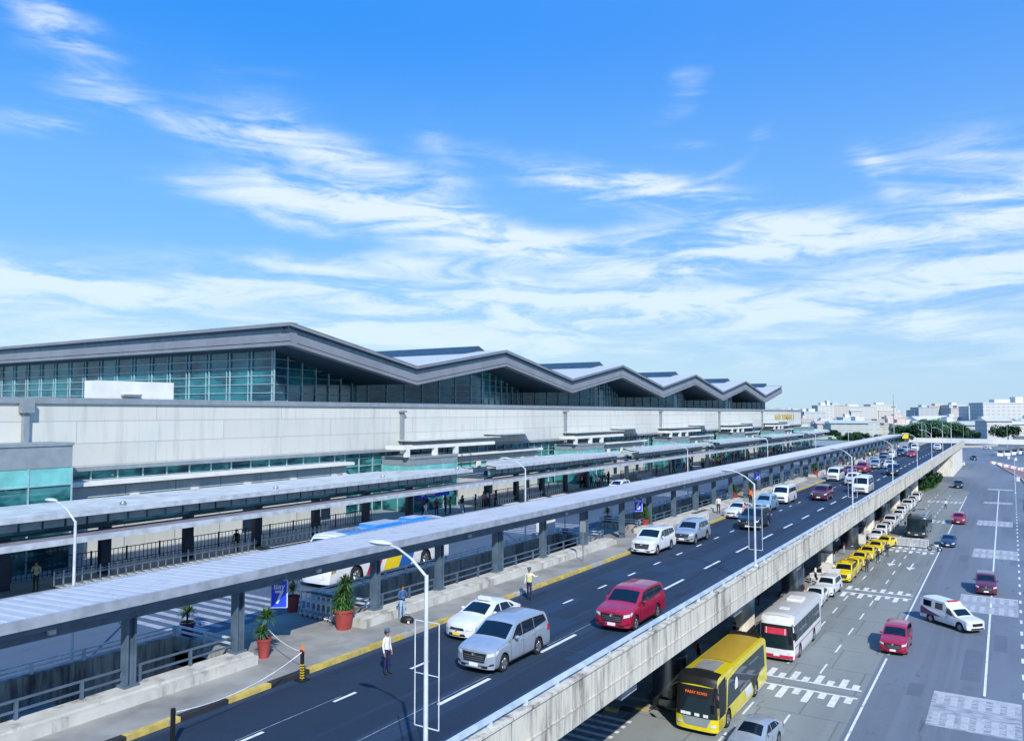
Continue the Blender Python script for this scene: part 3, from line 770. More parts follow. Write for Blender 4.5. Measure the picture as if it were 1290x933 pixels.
# fences in front of the lower wall
for i, (a, c) in enumerate([(20, 57), (76, 95), (113.5, 132), (151, 170)]):
    f = MB(); f.box(-51.55, -51.49, a, c, 8.75, 8.8); f.box(-51.55, -51.49, a, c, 7.76, 7.8)
    y = a; j = 0
    while y <= c:
        wv = .045 if j % 8 == 0 else .016
        f.box(-51.52-wv, -51.52+wv, y-wv, y+wv, DZ+.15, 8.85 if j % 8 == 0 else 8.76); y += .31; j += 1
    o = f.build('railing_fence', M['can_dark']); tag(o, f'{ordw[i]} dark vertical bar fence along the terminal pavement', 'fence', 'bar fences by the terminal')
# hanging direction board
b = empty('direction_board', (-49, 63.5, 10), 0, 'dark blue hanging direction board under the nearest kerb canopy', 'sign')
MB().box(-48.9, -48.8, 60.6, 65.6, 9.55, 10.4).build('board', M['signblue'], b); MB().box(-48.87, -48.83, 61.2, 61.25, 10.4, 10.9).box(-48.87, -48.83, 65, 65.05, 10.4, 10.9).build('hangers', M['galv'], b)
b2 = MB(); b2.box(-48.79, -48.78, 61, 61.5, 9.75, 10.2); b2.box(-48.79, -48.78, 61.8, 63.8, 9.95, 10.1); b2.box(-48.79, -48.78, 61.8, 63.2, 9.75, 9.86); b2.build('panel_marks', M['white'], b)
# bay signs
def bay_sign(num, y, label):
    s_ = empty('bay_sign', (-27.4, y, 10.55), 0, label, 'sign')
    MB().box(-.36, .36, -.04, .04, -1.12, 0.08).build('border', M['white'], s_, local=True)
    MB().box(-.325, .325, -.06, .06, -1.085, .045).build('panel', M['signblue'], s_, local=True)
    MB().box(-.3, -.27, -.012, .012, .08, .45).box(.27, .3, -.012, .012, .08, .45).build('hanger', M['galv'], s_, local=True)
    put_text('Bay', .34, M['white'], s_, Matrix.Translation((0, -.064, -.2)) @ FACE_NEG_Y)
    put_text(str(num), .78, M['white'], s_, Matrix.Translation((0, -.064, -.68)) @ FACE_NEG_Y, 'numeral')
    s_.rotation_euler = (0, 0, radians(38 if num == 7 else 25))
    return s_
bay_sign(7, 24.4, 'blue Bay 7 sign hanging between the yucca pots, nearest of the bay signs')
bay_sign(6, 63.9, 'blue Bay 6 sign hanging above the dark shrub behind the parked white people carrier')
bay_sign(5, 101.4, 'small distant blue Bay 5 sign hanging behind the white passenger van')

# lamp posts -------------------------------------------------------
def lamp(x, y, z0, h, arm, frame, label, group, rise=.62):
    o = empty('street_lamp', (x, y, z0), 0, label, 'street lamp', group)
    MB().tube([(0, 0, 0), (0, 0, h)], [.068, .055], 10).lathe([(.17, 0), (.17, .12), (.1, .2)], (0, 0, 0), 12).build('pole', M['pole'], o, smooth=True, local=True)
    MB().box(-.2, .2, -.2, .2, -.06, .05).build('base_plate', M['galv'], o, local=True)
    MB().tube([(0, 0, h-.05), (-arm*.4, 0, h+rise*.62), (-arm*.75, 0, h+rise), (-arm, 0, h+rise*1.12)], [.04, .035, .032, .03], 8).build('arm', M['pole'], o, smooth=True, local=True)
    hd = MB()
    pr = [(0, .02), (.15, .1), (.45, .15), (.75, .12), (.9, .03)]
    vs = []; fs = []
    for i, (t, r) in enumerate(pr):
        for k in range(10):
            a = 2*pi*k/10; vs.append((-arm-t+.12, r*cos(a), h+rise*1.14+r*.55*sin(a)+.02))
    for i in range(len(pr)-1):
        for k in range(10): fs.append((i*10+k, i*10+(k+1) % 10, (i+1)*10+(k+1) % 10, (i+1)*10+k))
    hd.add(vs, fs); hd.build('lamp_head', M['pole'], o, smooth=True, local=True)
    if frame:
        f = MB(); q = .44; zt2, zb2 = h-1.25, h-4.05
        if frame == 1:
            pts = [(q, 0, zt2+.0), (q, 0, zb2), (-q*.0-.38, 0, zb2), (-.38, 0, zt2), (q, 0, zt2)]
            for a_, b_ in zip(pts[:-1], pts[1:]): f.tube([a_, b_], .018, 6)
            f.tube([(q, 0, (zt2+zb2)/2), (-.38, 0, (zt2+zb2)/2)], .014, 6)
        f.build('banner_frame', M['pole'], o, local=True)
    return o
ordl = ['nearest', 'second nearest', 'third', 'fourth', 'fifth', 'sixth', 'seventh', 'eighth']
for i, y in enumerate([17.25, 49.7, 84.9, 116.2, 148.3, 176.5, 206, 236]):
    lamp(-13.6, y, 8.46, 5.1, 1.32, 1 if i < 3 else 0, f'{ordl[i]} white curved-arm lamp post on the outer parapet' + (' with an empty banner frame' if i < 3 else ''), 'lamp posts on the outer parapet')
for i, y in enumerate([17.9, 52.8, 89.1, 124.7, 160, 196]):
    lamp(-32.0, y, 7.75, 5.85, 1.5, 0, f'{ordl[i]} white lamp post beside the inner road behind the walkway canopy', 'lamp posts beside the inner road')
# street side sign post on the sidewalk
b = empty('sign_post', (-25.4, 49.6, DZ+.15), 0, 'slim grey sign post standing alone on the sidewalk', 'sign')
MB().tube([(0, 0, 0), (0, 0, 2.6)], .04, 8).build('post', M['galv'], b, smooth=True, local=True)
MB().box(-.2, .2, -.03, .03, 2.0, 2.75).build('panel', M['tgrey'], b, local=True)
# white concrete box beside inner road
b = MB(); b.box(-33.6, -32.7, 57.2, 58.8, DZ, DZ+1.5); o = b.build('utility_cabinet', M['twhite']); tag(o, 'pale concrete utility cabinet beside the inner road rail', 'cabinet')
# stanchions and rope at kerb
def stanchion(x, y, z0, label, flag):
    o = empty('stanchion', (x, y, z0), 0, label, 'stanchion')
    MB().box(-.06, .06, -.05, .05, .0, 1.18).build('post', M['black'], o, local=True)
    MB().box(-.22, .22, -.22, .22, 0, .05).build('base', M['black'], o, local=True)
    t = MB()
    for k in range(6): t.box(-.064, .064, -.054, .054, .08+k*.1, .13+k*.1)
    if flag: t.build('stripes', M['p_yellow'], o, local=True)
    if flag:
        r_ = MB(); r_.add([(-.05, 0, 1.18), (.05, .02, 1.2), (0, 0, 1.5)], [(0, 1, 2)]); r_.add([(-.22, 0, 1.0), (-.06, 0, 1.15), (-.08, 0, .9)], [(0, 1, 2)]); r_.box(-.16, .16, -.03, .03, 1.14, 1.2)
        r_.build('ribbon', M['orange'], o, local=True)
stanchion(-23.8, 22.4, DZ, 'black and yellow stanchion with orange ribbon at the bend of the kerb', True)
stanchion(-22.6, 15.9, DZ, 'plain black stanchion at the bottom edge by the kerb', False)
rp = MB(); 
def sag(a, b_, s_, n_=14): return [(a[0]+(b_[0]-a[0])*t/n_, a[1]+(b_[1]-a[1])*t/n_, a[2]+(b_[2]-a[2])*t/n_-s_*4*(t/n_)*(1-t/n_)) for t in range(n_+1)]
rp.tube(sag((-27.5, 23.9, 8.6), (-23.8, 22.4, 8.6), .15), .018, 6); rp.tube(sag((-23.8, 22.4, 8.6), (-22.6, 15.9, 8.55), .35), .018, 6)
o = rp.build('rope', M['rope']); tag(o, 'white rope strung from the potted plant to the kerb stanchions', 'rope')

# small fittings on the walkway canopy and sidewalk
for i in range(16):
    y = 14.5+12*i
    MB().box(-27.24, -27.1, y-.12, y+.12, 10.62, 10.78).build('lamp_fitting', M['lens'], cn)
gt = MB(); gt.tube([(-27.18, 14, 10.95), (-27.18, 120, 10.95)], .03, 5); gt.build('conduit', M['galv'], cn)
for i, y in enumerate(()):
    o = empty('litter_bin', (-26.1, y, DZ+.15), 0, ['grey litter bin nearest the traveller in blue', 'grey litter bin by the sign post on the sidewalk', 'grey litter bin behind the silver off roader', 'grey litter bin near the light blue compact car'][i], 'bin', 'litter bins along the sidewalk')
    MB().lathe([(.2, 0), (.24, .7), (.26, .72), (.2, .85), (.001, .88)], seg=14).build('bin_body', M['tgrey'], o, smooth=True, local=True)
    MB().box(-.1, .1, -.25, -.22, .55, .68).build('opening', M['black'], o, local=True)

# ================================================================== VEHICLES
def interp(tab, x):
    if x <= tab[0][0]: return tab[0][1]
    for (a, va), (b, vb) in zip(tab[:-1], tab[1:]):
        if x <= b: return va+(vb-va)*(x-a)/(b-a)
    return tab[-1][1]
def smooth_tab(tab, r=.09):
    def f(x): return sum(interp(tab, x+d*r) for d in (-1, -.5, 0, .5, 1))/5
    return f
class Car:
    """lofted vehicle shell; x runs from the nose (0) to the tail (len); parts are fitted patches"""
    def __init__(s, Ln, W, top, belt, sill, wheels, wr, tumble=.30, crown=.07, nose=(.0, .10), cf=.20, cr=.14, nlean=.0, rlean=.0, bulge=.03, archr=None, square=2.6):
        s.L, s.hw = Ln, W/2; s.top = smooth_tab(top); s.belt = smooth_tab(belt); s.sill = sill; s.wh = wheels; s.wr = wr
        s.tumble = tumble; s.crown = crown; s.cf = cf; s.cr = cr; s.nlean = nlean; s.rlean = rlean; s.bulge = bulge; s.ar = archr or wr+.07; s.sq = square
        s.parts = []
    def zb(s, x):
        z = s.sill
        for w in s.wh:
            d = abs(x-w)
            if d < s.ar: z = max(z, s.wr+sqrt(s.ar**2-d*d))
        return z
    def sidey(s, x, z):
        zb = s.belt(x)
        if z <= zb:
            t = (z-s.sill)/max(.01, zb-s.sill)
            return s.hw*(1-s.bulge*(2*t-.9)**2) - .02*(t > .97)
        return s.hw*(1-s.bulge*1.21)-s.tumble*(z-zb)
    def edge(s, x):
        return max(s.belt(x)+.012, s.top(x)-s.crown)
    def ztop(s, x, y):
        e = s.edge(x); ye = s.sidey(x, e)
        return e+(s.top(x)-e)*(1-min(1, abs(y)/ye)**2.2) if s.top(x) > e else e
    def D(s, x, y, z):
        a = min(1, abs(y)/s.hw)
        if x < 1.0:
            w = (1-x/1.0)**2
            x2 = x+w*(s.cf*a**s.sq+s.nlean*max(0, z-.55))
        elif x > s.L-.8:
            w = ((x-s.L+.8)/.8)**2
            x2 = x-w*(s.cr*a**s.sq+s.rlean*max(0, z-.9))
        else: x2 = x
        return (y, x2-s.L/2, z)   # local: nose towards -Y
    def shell(s, mat, root, under=None):
        n = int(s.L/.075); xs = [s.L*i/n for i in range(n+1)]
        nl, nu, nt_ = 8, 5, 6
        rings = []
        for x in xs:
            zb, be, e = s.zb(x), s.belt(x), s.edge(x); r = []
            zb = min(zb, be-.05)
            r.append((0, zb, 1)); r.append((s.hw*.6, zb, 1))
            for i in range(nl+1):
                z = zb+(be-zb)*i/nl; r.append((s.sidey(x, z)-(.03 if i == 0 else 0), z, 0))
            for i in range(1, nu+1):
                z = be+(e-be)*i/nu; r.append((s.sidey(x, z), z, 0))
            ye = s.sidey(x, e)
            for i in range(1, nt_+1):
                y = ye*(1-i/nt_); r.append((y, s.ztop(x, y), 0))
            rings.append([(x, y, z) for y, z, _ in r])
        m = len(rings[0]); mb = MB()
        for sg in (1, -1):
            vs = [s.D(x, sg*y, z) for r in rings for (x, y, z) in r]
            fs = []; mi = []
            for i in range(n):
                for k in range(m-1):
                    fs.append((i*m+k, i*m+k+1, (i+1)*m+k+1, (i+1)*m+k))
            mb.add(vs, fs)
            cnt = len(fs)
            for q in range(cnt): mb.m[-cnt+q] = 1 if (q % (m-1)) < 2 else 0
        for x, r in ((0, rings[0]), (s.L, rings[-1])):
            # cap: rows across
            nx = 12
            side = r[2:2+nl+1+nu]
            rows = [[(x, y*(1-2*j/nx), z) for j in range(nx+1)] for (_, y, z) in side]
            ye = side[-1][1]
            rows.append([(x, ye*(1-2*j/nx), s.ztop(x, ye*(1-2*j/nx))) for j in range(nx+1)])
            vs = [s.D(*p) for rr in rows for p in rr]; fs = []
            for i in range(len(rows)-1):
                for j in range(nx): fs.append((i*(nx+1)+j, i*(nx+1)+j+1, (i+1)*(nx+1)+j+1, (i+1)*(nx+1)+j))
            mb.add(vs, fs)
        o = mb.build('body', [mat, under or M['black']], root, local=True)
        bm = bmesh.new(); bm.from_mesh(o.data); bmesh.ops.remove_doubles(bm, verts=bm.verts, dist=.004); bmesh.ops.recalc_face_normals(bm, faces=bm.faces); bm.to_mesh(o.data); bm.free()
        for p in o.data.polygons: p.use_smooth = True
        o.data.set_sharp_from_angle(angle=radians(42))
        s.body = o; return o
    def patch(s, name, mat, root, quad, kind, off=.008, n=8, sides=(1, -1), label=None):
        """quad: four (u,v) corners. kind 'side' (x,z), 'top' (x,y), 'nose'/'tail' (y,z)"""
        outs = []
        for sg in (sides if kind == 'side' or kind.endswith('2') else (1,)):
            k = kind.rstrip('2'); mb = MB(); vs = []
            def P(u, v):
                (a, b, c, d) = quad
                return ((a[0]*(1-u)+b[0]*u)*(1-v)+(d[0]*(1-u)+c[0]*u)*v, (a[1]*(1-u)+b[1]*u)*(1-v)+(d[1]*(1-u)+c[1]*u)*v)
            for i in range(n+1):
                for j in range(n+1):
                    p, q = P(i/n, j/n)
                    if k == 'side':
                        y = s.sidey(p, q)+off; vs.append(s.D(p, sg*y, q))
                    elif k == 'top':
                        z = s.ztop(p, q); d = .03
                        sl = (s.ztop(p+d, q)-s.ztop(p-d, q))/(2*d); l = sqrt(1+sl*sl)
                        vs.append(s.D(p-sl/l*off, q*sg, z+off/l))
                    else:
                        x0 = 0 if k == 'nose' else s.L
                        v3 = s.D(x0, p*sg, q); vs.append((v3[0], v3[1]-(off if k == 'nose' else -off), v3[2]))
            fs = [(i*(n+1)+j, i*(n+1)+j+1, (i+1)*(n+1)+j+1, (i+1)*(n+1)+j) for i in range(n) for j in range(n)]
            mb.add(vs, fs); o = mb.build(name, mat, root, local=True)
            for pl in o.data.polygons: pl.use_smooth = True
            if label: o['label'] = label
            outs.append(o)
        return outs
    def wheels_(s, root, rimmat=None, inset=.02, w=.22, dual=False):
        r = s.wr
        for wx in s.wh:
            for sg in (1, -1):
                y = wx-s.L/2; xo = sg*(s.hw-inset)
                t = MB(); prof = [(r*.60, xo-sg*.0), (r*.66, xo+sg*.0), (r*.93, xo), (r, xo-sg*.03), (r, xo-sg*(w-.03)), (r*.93, xo-sg*w), (r*.3, xo-sg*w)]
                t.lathe(prof, (0, y, r), 28, axis='x')
                wo = t.build('wheel', M['rubber'], root, smooth=30, local=True)
                q = MB(); q.lathe([(r*.64, xo-sg*.0), (r*.62, xo-sg*.045), (r*.5, xo-sg*.07), (0.001, xo-sg*.07)], (0, y, r), 24, axis='x')
                for k in range(5):
                    a = 2*pi*k/5+.3
                    R_ = Matrix.Translation((0, y, r)) @ Matrix.Rotation(a, 4, 'X')
                    q.box(min(xo-sg*.065, xo-sg*.01), max(xo-sg*.065, xo-sg*.01), -r*.085, r*.085, 0, r*.6, 0, R_)
                q.lathe([(.001, xo-sg*.005), (r*.16, xo-sg*.008), (r*.18, xo-sg*.06)], (0, y, r), 12, axis='x')
                q.build('rim', rimmat or M['rim'], wo, smooth=30, local=True)
def mirror(c, root, x, z, mat):
    for sg in (1, -1):
        y = c.sidey(x, z); b = MB()
        b.lathe([(.001, -.09), (.09, -.06), (.11, 0), (.08, .07), (.001, .1)], (0, 0, 0), 10)
        T_ = Matrix.Translation((sg*(y+.13), x-c.L/2, z+.08)) @ Matrix.Rotation(pi/2, 4, 'Y') @ Matrix.Scale(.7, 4, (1, 0, 0))
        b.v = [tuple(T_ @ Vector(v)) for v in b.v]
        b.box(min(sg*(y-.02), sg*(y+.1)), max(sg*(y-.02), sg*(y+.1)), x-c.L/2-.02, x-c.L/2+.03, z+.03, z+.07)
        b.build('mirror', mat, root, smooth=True, local=True)
def handles(c, root, xs, z, mat):
    for x in xs:
        for sg in (1, -1):
            y = c.sidey(x, z)
            MB().box(min(sg*(y), sg*(y+.035)), max(sg*y, sg*(y+.035)), x-c.L/2-.09, x-c.L/2+.09, z-.015, z+.02).build('door_handle', mat, root, local=True)

def car(kind, pmat, root):
    """kind: mpv, sedan, suv, hatch"""
    g = M['car_glass']
    if kind == 'mpv':
        c = Car(4.73, 1.83, [(0, .93), (.10, 1.01), (.45, 1.09), (1.12, 1.19), (1.9, 1.66), (2.15, 1.755), (2.9, 1.79), (4.15, 1.765), (4.42, 1.70), (4.62, 1.25), (4.73, 1.0)],
                [(0, .88), (.4, 1.0), (1.2, 1.09), (2.5, 1.12), (4.0, 1.15), (4.6, 1.15), (4.73, .95)], .26, (.90, 3.65), .345, tumble=.21, cf=.20, nlean=.10, square=3.4, crown=.05)
        ws = [(1.20, .76), (1.20, -.76), (1.90, -.68), (1.90, .68)]; bl = 1.2
        sw = [[(1.52, 1.15), (2.34, 1.16), (2.34, 1.63), (2.02, 1.58)], [(2.38, 1.16), (3.30, 1.18), (3.30, 1.64), (2.38, 1.64)], [(3.34, 1.19), (4.42, 1.30), (4.22, 1.60), (3.34, 1.64)]]
        rear = (4.30, 4.58, .62); hx = (2.25, 3.15); mx = 1.72; roof_rails = False; gz = (.50, .86)
    elif kind == 'suv':
        c = Car(4.6, 1.82, [(0, .92), (.15, 1.0), (1.25, 1.14), (1.9, 1.60), (2.2, 1.70), (3.2, 1.74), (4.1, 1.70), (4.35, 1.62), (4.52, 1.2), (4.6, 1.0)],
                [(0, .86), (.4, .98), (1.2, 1.07), (2.5, 1.10), (4.0, 1.14), (4.5, 1.14), (4.6, .95)], .30, (.88, 3.62), .37, tumble=.27, cf=.22, nlean=.06)
        ws = [(1.32, .68), (1.32, -.68), (1.88, -.58), (1.88, .58)]
        sw = [[(1.64, 1.13), (2.36, 1.14), (2.36, 1.56), (2.06, 1.53)], [(2.44, 1.14), (3.2, 1.16), (3.2, 1.57), (2.44, 1.57)], [(3.28, 1.17), (4.12, 1.24), (3.92, 1.55), (3.28, 1.57)]]
        rear = (4.22, 4.46, .6); hx = (2.25, 3.08); mx = 1.72; gz = (.56, .86)
    elif kind == 'hatch':
        c = Car(4.2, 1.68, [(0, .84), (.12, .92), (.95, 1.12), (1.7, 1.58), (2.0, 1.66), (3.0, 1.68), (3.8, 1.63), (4.0, 1.52), (4.14, 1.15), (4.2, .95)],
                [(0, .80), (.4, .93), (1.1, 1.05), (2.5, 1.08), (4.0, 1.12), (4.2, .92)], .25, (.78, 3.42), .31, tumble=.25, cf=.24, nlean=.15)
        ws = [(1.04, .63), (1.04, -.63), (1.68, -.54), (1.68, .54)]
        sw = [[(1.42, 1.11), (2.1, 1.12), (2.1, 1.52), (1.86, 1.49)], [(2.17, 1.12), (2.9, 1.13), (2.9, 1.53), (2.17, 1.52)], [(2.98, 1.14), (3.75, 1.18), (3.55, 1.51), (2.98, 1.53)]]
        rear = (3.88, 4.1, .55); hx = (2.0, 2.8); mx = 1.5; gz = (.48, .74)
    else:
        c = Car(4.40, 1.70, [(0, .70), (.12, .78), (.6, .90), (1.22, 1.02), (2.0, 1.38), (2.35, 1.45), (2.9, 1.46), (3.3, 1.40), (3.85, 1.10), (4.05, 1.05), (4.32, 1.00), (4.4, .85)],
                [(0, .66), (.4, .80), (1.2, .94), (2.5, .97), (3.6, 1.0), (4.32, .96), (4.4, .82)], .22, (.86, 3.41), .30, tumble=.36, cf=.30, nlean=.2, cr=.22)
        ws = [(1.30, .66), (1.30, -.66), (1.98, -.54), (1.98, .54)]
        sw = [[(1.66, 1.0), (2.40, 1.0), (2.40, 1.34), (2.18, 1.31)], [(2.47, 1.0), (3.25, 1.02), (3.06, 1.31), (2.47, 1.34)], [(3.31, 1.02), (3.55, 1.05), (3.30, 1.22), (3.14, 1.29)]]
        rear = (3.36, 3.80, .55); hx = (2.28, 3.12); mx = 1.74; gz = (.42, .58)
    c.shell(pmat, root)
    W = c.hw
    c.patch('windshield', g, root, ws, 'top', n=10)
    for q in sw: c.patch('side_window', g, root, q, 'side')
    c.patch('rear_window', g, root, [(rear[0], rear[2]), (rear[0], -rear[2]), (rear[1], -rear[2]-.05), (rear[1], rear[2]+.05)], 'top')
    z0, z1 = gz; s_ = c.sill
    if kind == 'sedan':
        gr = c.patch('grille', M['black'], root, [(-.42, z0+.09), (.42, z0+.09), (.36, z1+.04), (-.36, z1+.04)], 'nose', .012)
        c.patch('lower_grille', M['black'], root, [(-.5, .25), (.5, .25), (.42, .36), (-.42, .36)], 'nose', .012)
        c.patch('headlight', M['headlight'], root, [(.47, z0+.08), (.80, z0+.12), (.79, z1+.12), (.50, z1+.03)], 'nose2', .014)
        c.patch('headlight', M['headlight'], root, [(.02, z0+.14), (.36, z0+.22), (.42, z1+.17), (.02, z1+.10)], 'side', .008)
    else:
        c.patch('grille', M['black'], root, [(-.50, z0), (.50, z0), (.58, z1), (-.58, z1)], 'nose', .014)
        c.patch('lower_grille', M['black'], root, [(-.62, s_+.03), (.62, s_+.03), (.66, z0-.11), (-.66, z0-.11)], 'nose', .012)
        c.patch('skid_plate', pmat, root, [(-.42, s_+.02), (.42, s_+.02), (.36, s_+.10), (-.36, s_+.10)], 'nose', .022)
        c.patch('headlight', M['headlight'], root, [(.60, z1-.15), (W*.97, z1-.08), (W*.96, z1+.05), (.62, z1+.0)], 'nose2', .014)
        c.patch('headlight', M['headlight'], root, [(.02, z1-.08), (.38, z1+.0), (.42, z1+.10), (.02, z1+.05)], 'side', .008)
        c.patch('fog_lamp', M['black'], root, [(.66, s_+.12), (W*.96, s_+.17), (W*.96, z0+.0), (.72, z0-.04)], 'nose2', .014)
        for zz in (z0+.07, z0+.15, z0+.23):
            if zz < z1-.03: c.patch('grille_bar', M['chrome'] if zz > z1-.1 else M['galv'], root, [(-.48, zz), (.48, zz), (.49, zz+.018), (-.49, zz+.018)], 'nose', .022, n=6)
    MB().lathe([(.001, -.012), (.07, -.01), (.075, .01)], (0, 0, 0), 14).build('badge', M['chrome'], root, local=True)
    bd = root.children[-1] if False else None
    b_ = [o for o in S.objects if o.parent == root and o.name.startswith('badge')][-1]
    v3 = c.D(0, 0, z1-.06); b_.data.transform(Matrix.Translation((0, v3[1]-.03, z1-.05)) @ Matrix.Rotation(pi/2, 4, 'X'))
    zp = z0-.10 if kind != 'sedan' else .36
    v3 = c.D(0, 0, zp)
    MB().box(-.2, .2, v3[1]-.035, v3[1]+.02, zp-.065, zp+.065).build('number_plate', M['plate_y'] if kind == 'sedan_taxi' else M['plate'], root, local=True)
    v3 = c.D(c.L, 0, .7); MB().box(-.2, .2, v3[1]-.02, v3[1]+.03, .66, .8).build('number_plate', M['plate'], root, local=True)
    zt_ = c.belt(c.L-.3)
    c.patch('tail_lamp', M['redlamp'], root, [(c.L-.3, zt_-.28), (c.L-.02, zt_-.28), (c.L-.05, zt_-.02), (c.L-.25, zt_-.02)], 'side')
    c.patch('tail_lamp', M['redlamp'], root, [(W*.62, zt_-.3), (W*.96, zt_-.3), (W*.95, zt_-.1), (W*.66, zt_-.1)], 'tail2', .012)
    # dark sills and door seams
    c.patch('sill_trim', M['black'], root, [(c.wh[0]+c.ar+.02, c.sill+.005), (c.wh[1]-c.ar-.02, c.sill+.005), (c.wh[1]-c.ar-.02, c.sill+.07), (c.wh[0]+c.ar+.02, c.sill+.07)], 'side', .006, n=4)
    for x in (sw[0][0][0]-.12, sw[0][1][0]+.035, sw[1][1][0]+.04):
        c.patch('door_seam', M['black'], root, [(x-.008, c.sill+.07), (x+.008, c.sill+.07), (x+.008, c.belt(x)), (x-.008, c.belt(x))], 'side', .004, n=5)
    mirror(c, root, mx, c.belt(mx)+.02, pmat); handles(c, root, hx, c.belt(2.5)-.13, pmat)
    for sg in (-.25, .2):   # wipers
        y0 = ws[0][0]; MB().tube([(sg, y0-c.L/2+.0, c.ztop(y0, sg)+.02), (sg+.38, y0+.16-c.L/2, c.ztop(y0+.16, sg+.38)+.025)], .01, 5).build('wiper', M['black'], root, local=True)
    c.wheels_(root)
    return c
def bus(style, root):
    g = M['car_glass_blue']
    if style == 'city':
        Ln, W, H = 10.5, 2.45, 3.2
    elif style == 'coach': Ln, W, H = 9.6, 2.45, 3.25
    elif style == 'blue': Ln, W, H = 12, 2.5, 3.05
    else: Ln, W, H = 10.5, 2.5, 3.1
    fr = {'city': .12, 'coach': .45, 'blue': 1.2, 'dark': .15}[style]
    belt = 1.35
    c = Car(Ln, W, [(0, H-.62 if style != 'blue' else 1.3), (fr*.5, H-.22 if style != 'blue' else H-1.0), (fr, H-.08), (fr+.5, H), (Ln-.4, H), (Ln, H-.25)], [(0, belt-.1), (.5, belt), (Ln, belt)], .28,
            (2.05 if style != 'blue' else 2.5, Ln-2.7), .48, tumble=.045, crown=.10, cf=.20, cr=.1, nlean=.06 if style != 'blue' else .25, bulge=.008, archr=.60, square=5)
    pm_ = {'city': M['p_busyellow'], 'coach': M['p_white'], 'blue': M['p_white'], 'dark': M['p_darkbus']}[style]
    c.shell(pm_, root); hw = c.hw
    if style == 'city':
        c.patch('front_mask', M['black'], root, [(-1.19, .98), (1.19, .98), (1.16, 2.66), (-1.16, 2.66)], 'nose', .012, n=16)
        c.patch('windshield', g, root, [(-1.02, 1.0), (1.02, 1.0), (1.06, 2.05), (-1.06, 2.05)], 'nose', .015)
        c.patch('destination_panel', M['black'], root, [(-1.12, 2.02), (1.12, 2.02), (1.08, 2.58), (-1.08, 2.58)], 'nose', .016)
        c.patch('roof_front', M['black'], root, [(.0, 1.14), (.0, -1.14), (1.3, -1.10), (1.3, 1.10)], 'top', .045, n=16)
        c.patch('front_skirt', M['tgrey'], root, [(-.62, .52), (.62, .52), (.85, .98), (-.85, .98)], 'nose', .018)
        for sg in (1, -1): c.patch('headlight', M['headlight'], root, [(sg*.8, .55), (sg*1.1, .55), (sg*1.12, .72), (sg*.84, .68)], 'nose', .02, n=4)
        c.patch('side_glass', g, root, [(.35, 1.12), (Ln-.6, 1.32), (Ln-.6, 2.75), (.35, 2.75)], 'side', .01, n=14)
        c.patch('front_side_glass', M['black'], root, [(.0, .98), (1.45, .98), (1.75, 2.95), (.0, 2.75)], 'side', .012, n=6)
        c.patch('yellow_sweep', M['p_busyellow'], root, [(1.55, 1.0), (1.68, 1.0), (2.2, 2.6), (1.9, 2.6)], 'side', .020, n=8)
        c.patch('yellow_sweep', M['p_busyellow'], root, [(1.92, 2.58), (4.4, 2.78), (4.4, 2.98), (1.9, 2.78)], 'side', .021, n=8)
        c.patch('pillar_trim', M['white'], root, [(.10, .9), (.16, .9), (.16, 2.9), (.10, 2.9)], 'side', .022, n=8)
        c.patch('rear_black_panel', M['black'], root, [(7.2, .62), (8.7, 1.33), (8.7, 1.4), (6.6, 1.4)], 'side', .014, n=6)
        c.patch('white_flash', M['p_white'], root, [(5.6, .55), (6.9, .60), (6.5, 1.25), (5.2, 1.2)], 'side', .016, n=6)
        c.patch('roof_panel', M['p_amberroof'], root, [(3.6, .98), (3.6, -.98), (9.6, -.98), (9.6, .98)], 'top', .03)
        c.patch('roof_hatch', M['seatgrey'], root, [(1.4, .62), (1.4, -.62), (3.3, -.62), (3.3, .62)], 'top', .05)
        b = MB(); b.box(-1.0, 1.0, Ln/2-.9, Ln/2-.3, H, H+.1); b.build('rear_unit', M['black'], root, local=True)
        b = MB(); b.lathe([(.001, 0), (.001, .001)], seg=4)
        cs = []  # round white emblem on the side
        for sg in (1, -1):
            q = MB(); vs = [(sg*(hw+.012), 3.65-Ln/2+.0, 1.95)]+[(sg*(c.sidey(3.65, 1.95)+.02), 3.65-Ln/2+.30*cos(a*pi/12), 1.95+.46*sin(a*pi/12)) for a in range(24)]
            q.add(vs[1:], [tuple(range(24))]); q.build('emblem', M['white'], root, local=True)
        v3 = c.D(0, 0, 2.3)
        put_text('PASAY ROAD', .21, M['led'], root, Matrix.Translation((0, v3[1]-.035, 2.3)) @ FACE_NEG_Y, 'destination_text')
        for sx in (-.75, -.45, .05, .55):
            MB().box(sx-.14, sx+.14, c.D(0, sx, 1.1)[1]-.03, c.D(0, sx, 1.1)[1]-.018, 1.04, 1.2).build('windscreen_notice', M['white'], root, local=True)
        for sg in (1, -1):
            MB().tube([(sg*1.1, -Ln/2+.15, 2.7), (sg*1.38, -Ln/2-.3, 2.55), (sg*1.36, -Ln/2-.36, 2.1)], .03, 6).box(sg*1.36-.11, sg*1.36+.11, -Ln/2-.42, -Ln/2-.33, 1.85, 2.25).build('mirror', M['black'], root, local=True)
        c.wheels_(root, M['galv'], inset=.03, w=.28)
    elif style in ('coach', 'dark'):
        wl = 1.0
        c.patch('front_mask', M['black'], root, [(-1.18, .95), (1.18, .95), (1.12, 2.62), (-1.12, 2.62)], 'nose', .010, n=12)
        c.patch('windshield', g, root, [(-1.08, wl), (1.08, wl), (1.04, 2.45), (-1.04, 2.45)], 'nose', .015)
        c.patch('side_glass', g, root, [(.3, 1.45), (Ln-.5, 1.45), (Ln-.5, 2.55), (.3, 2.55)], 'side', .01, n=14)
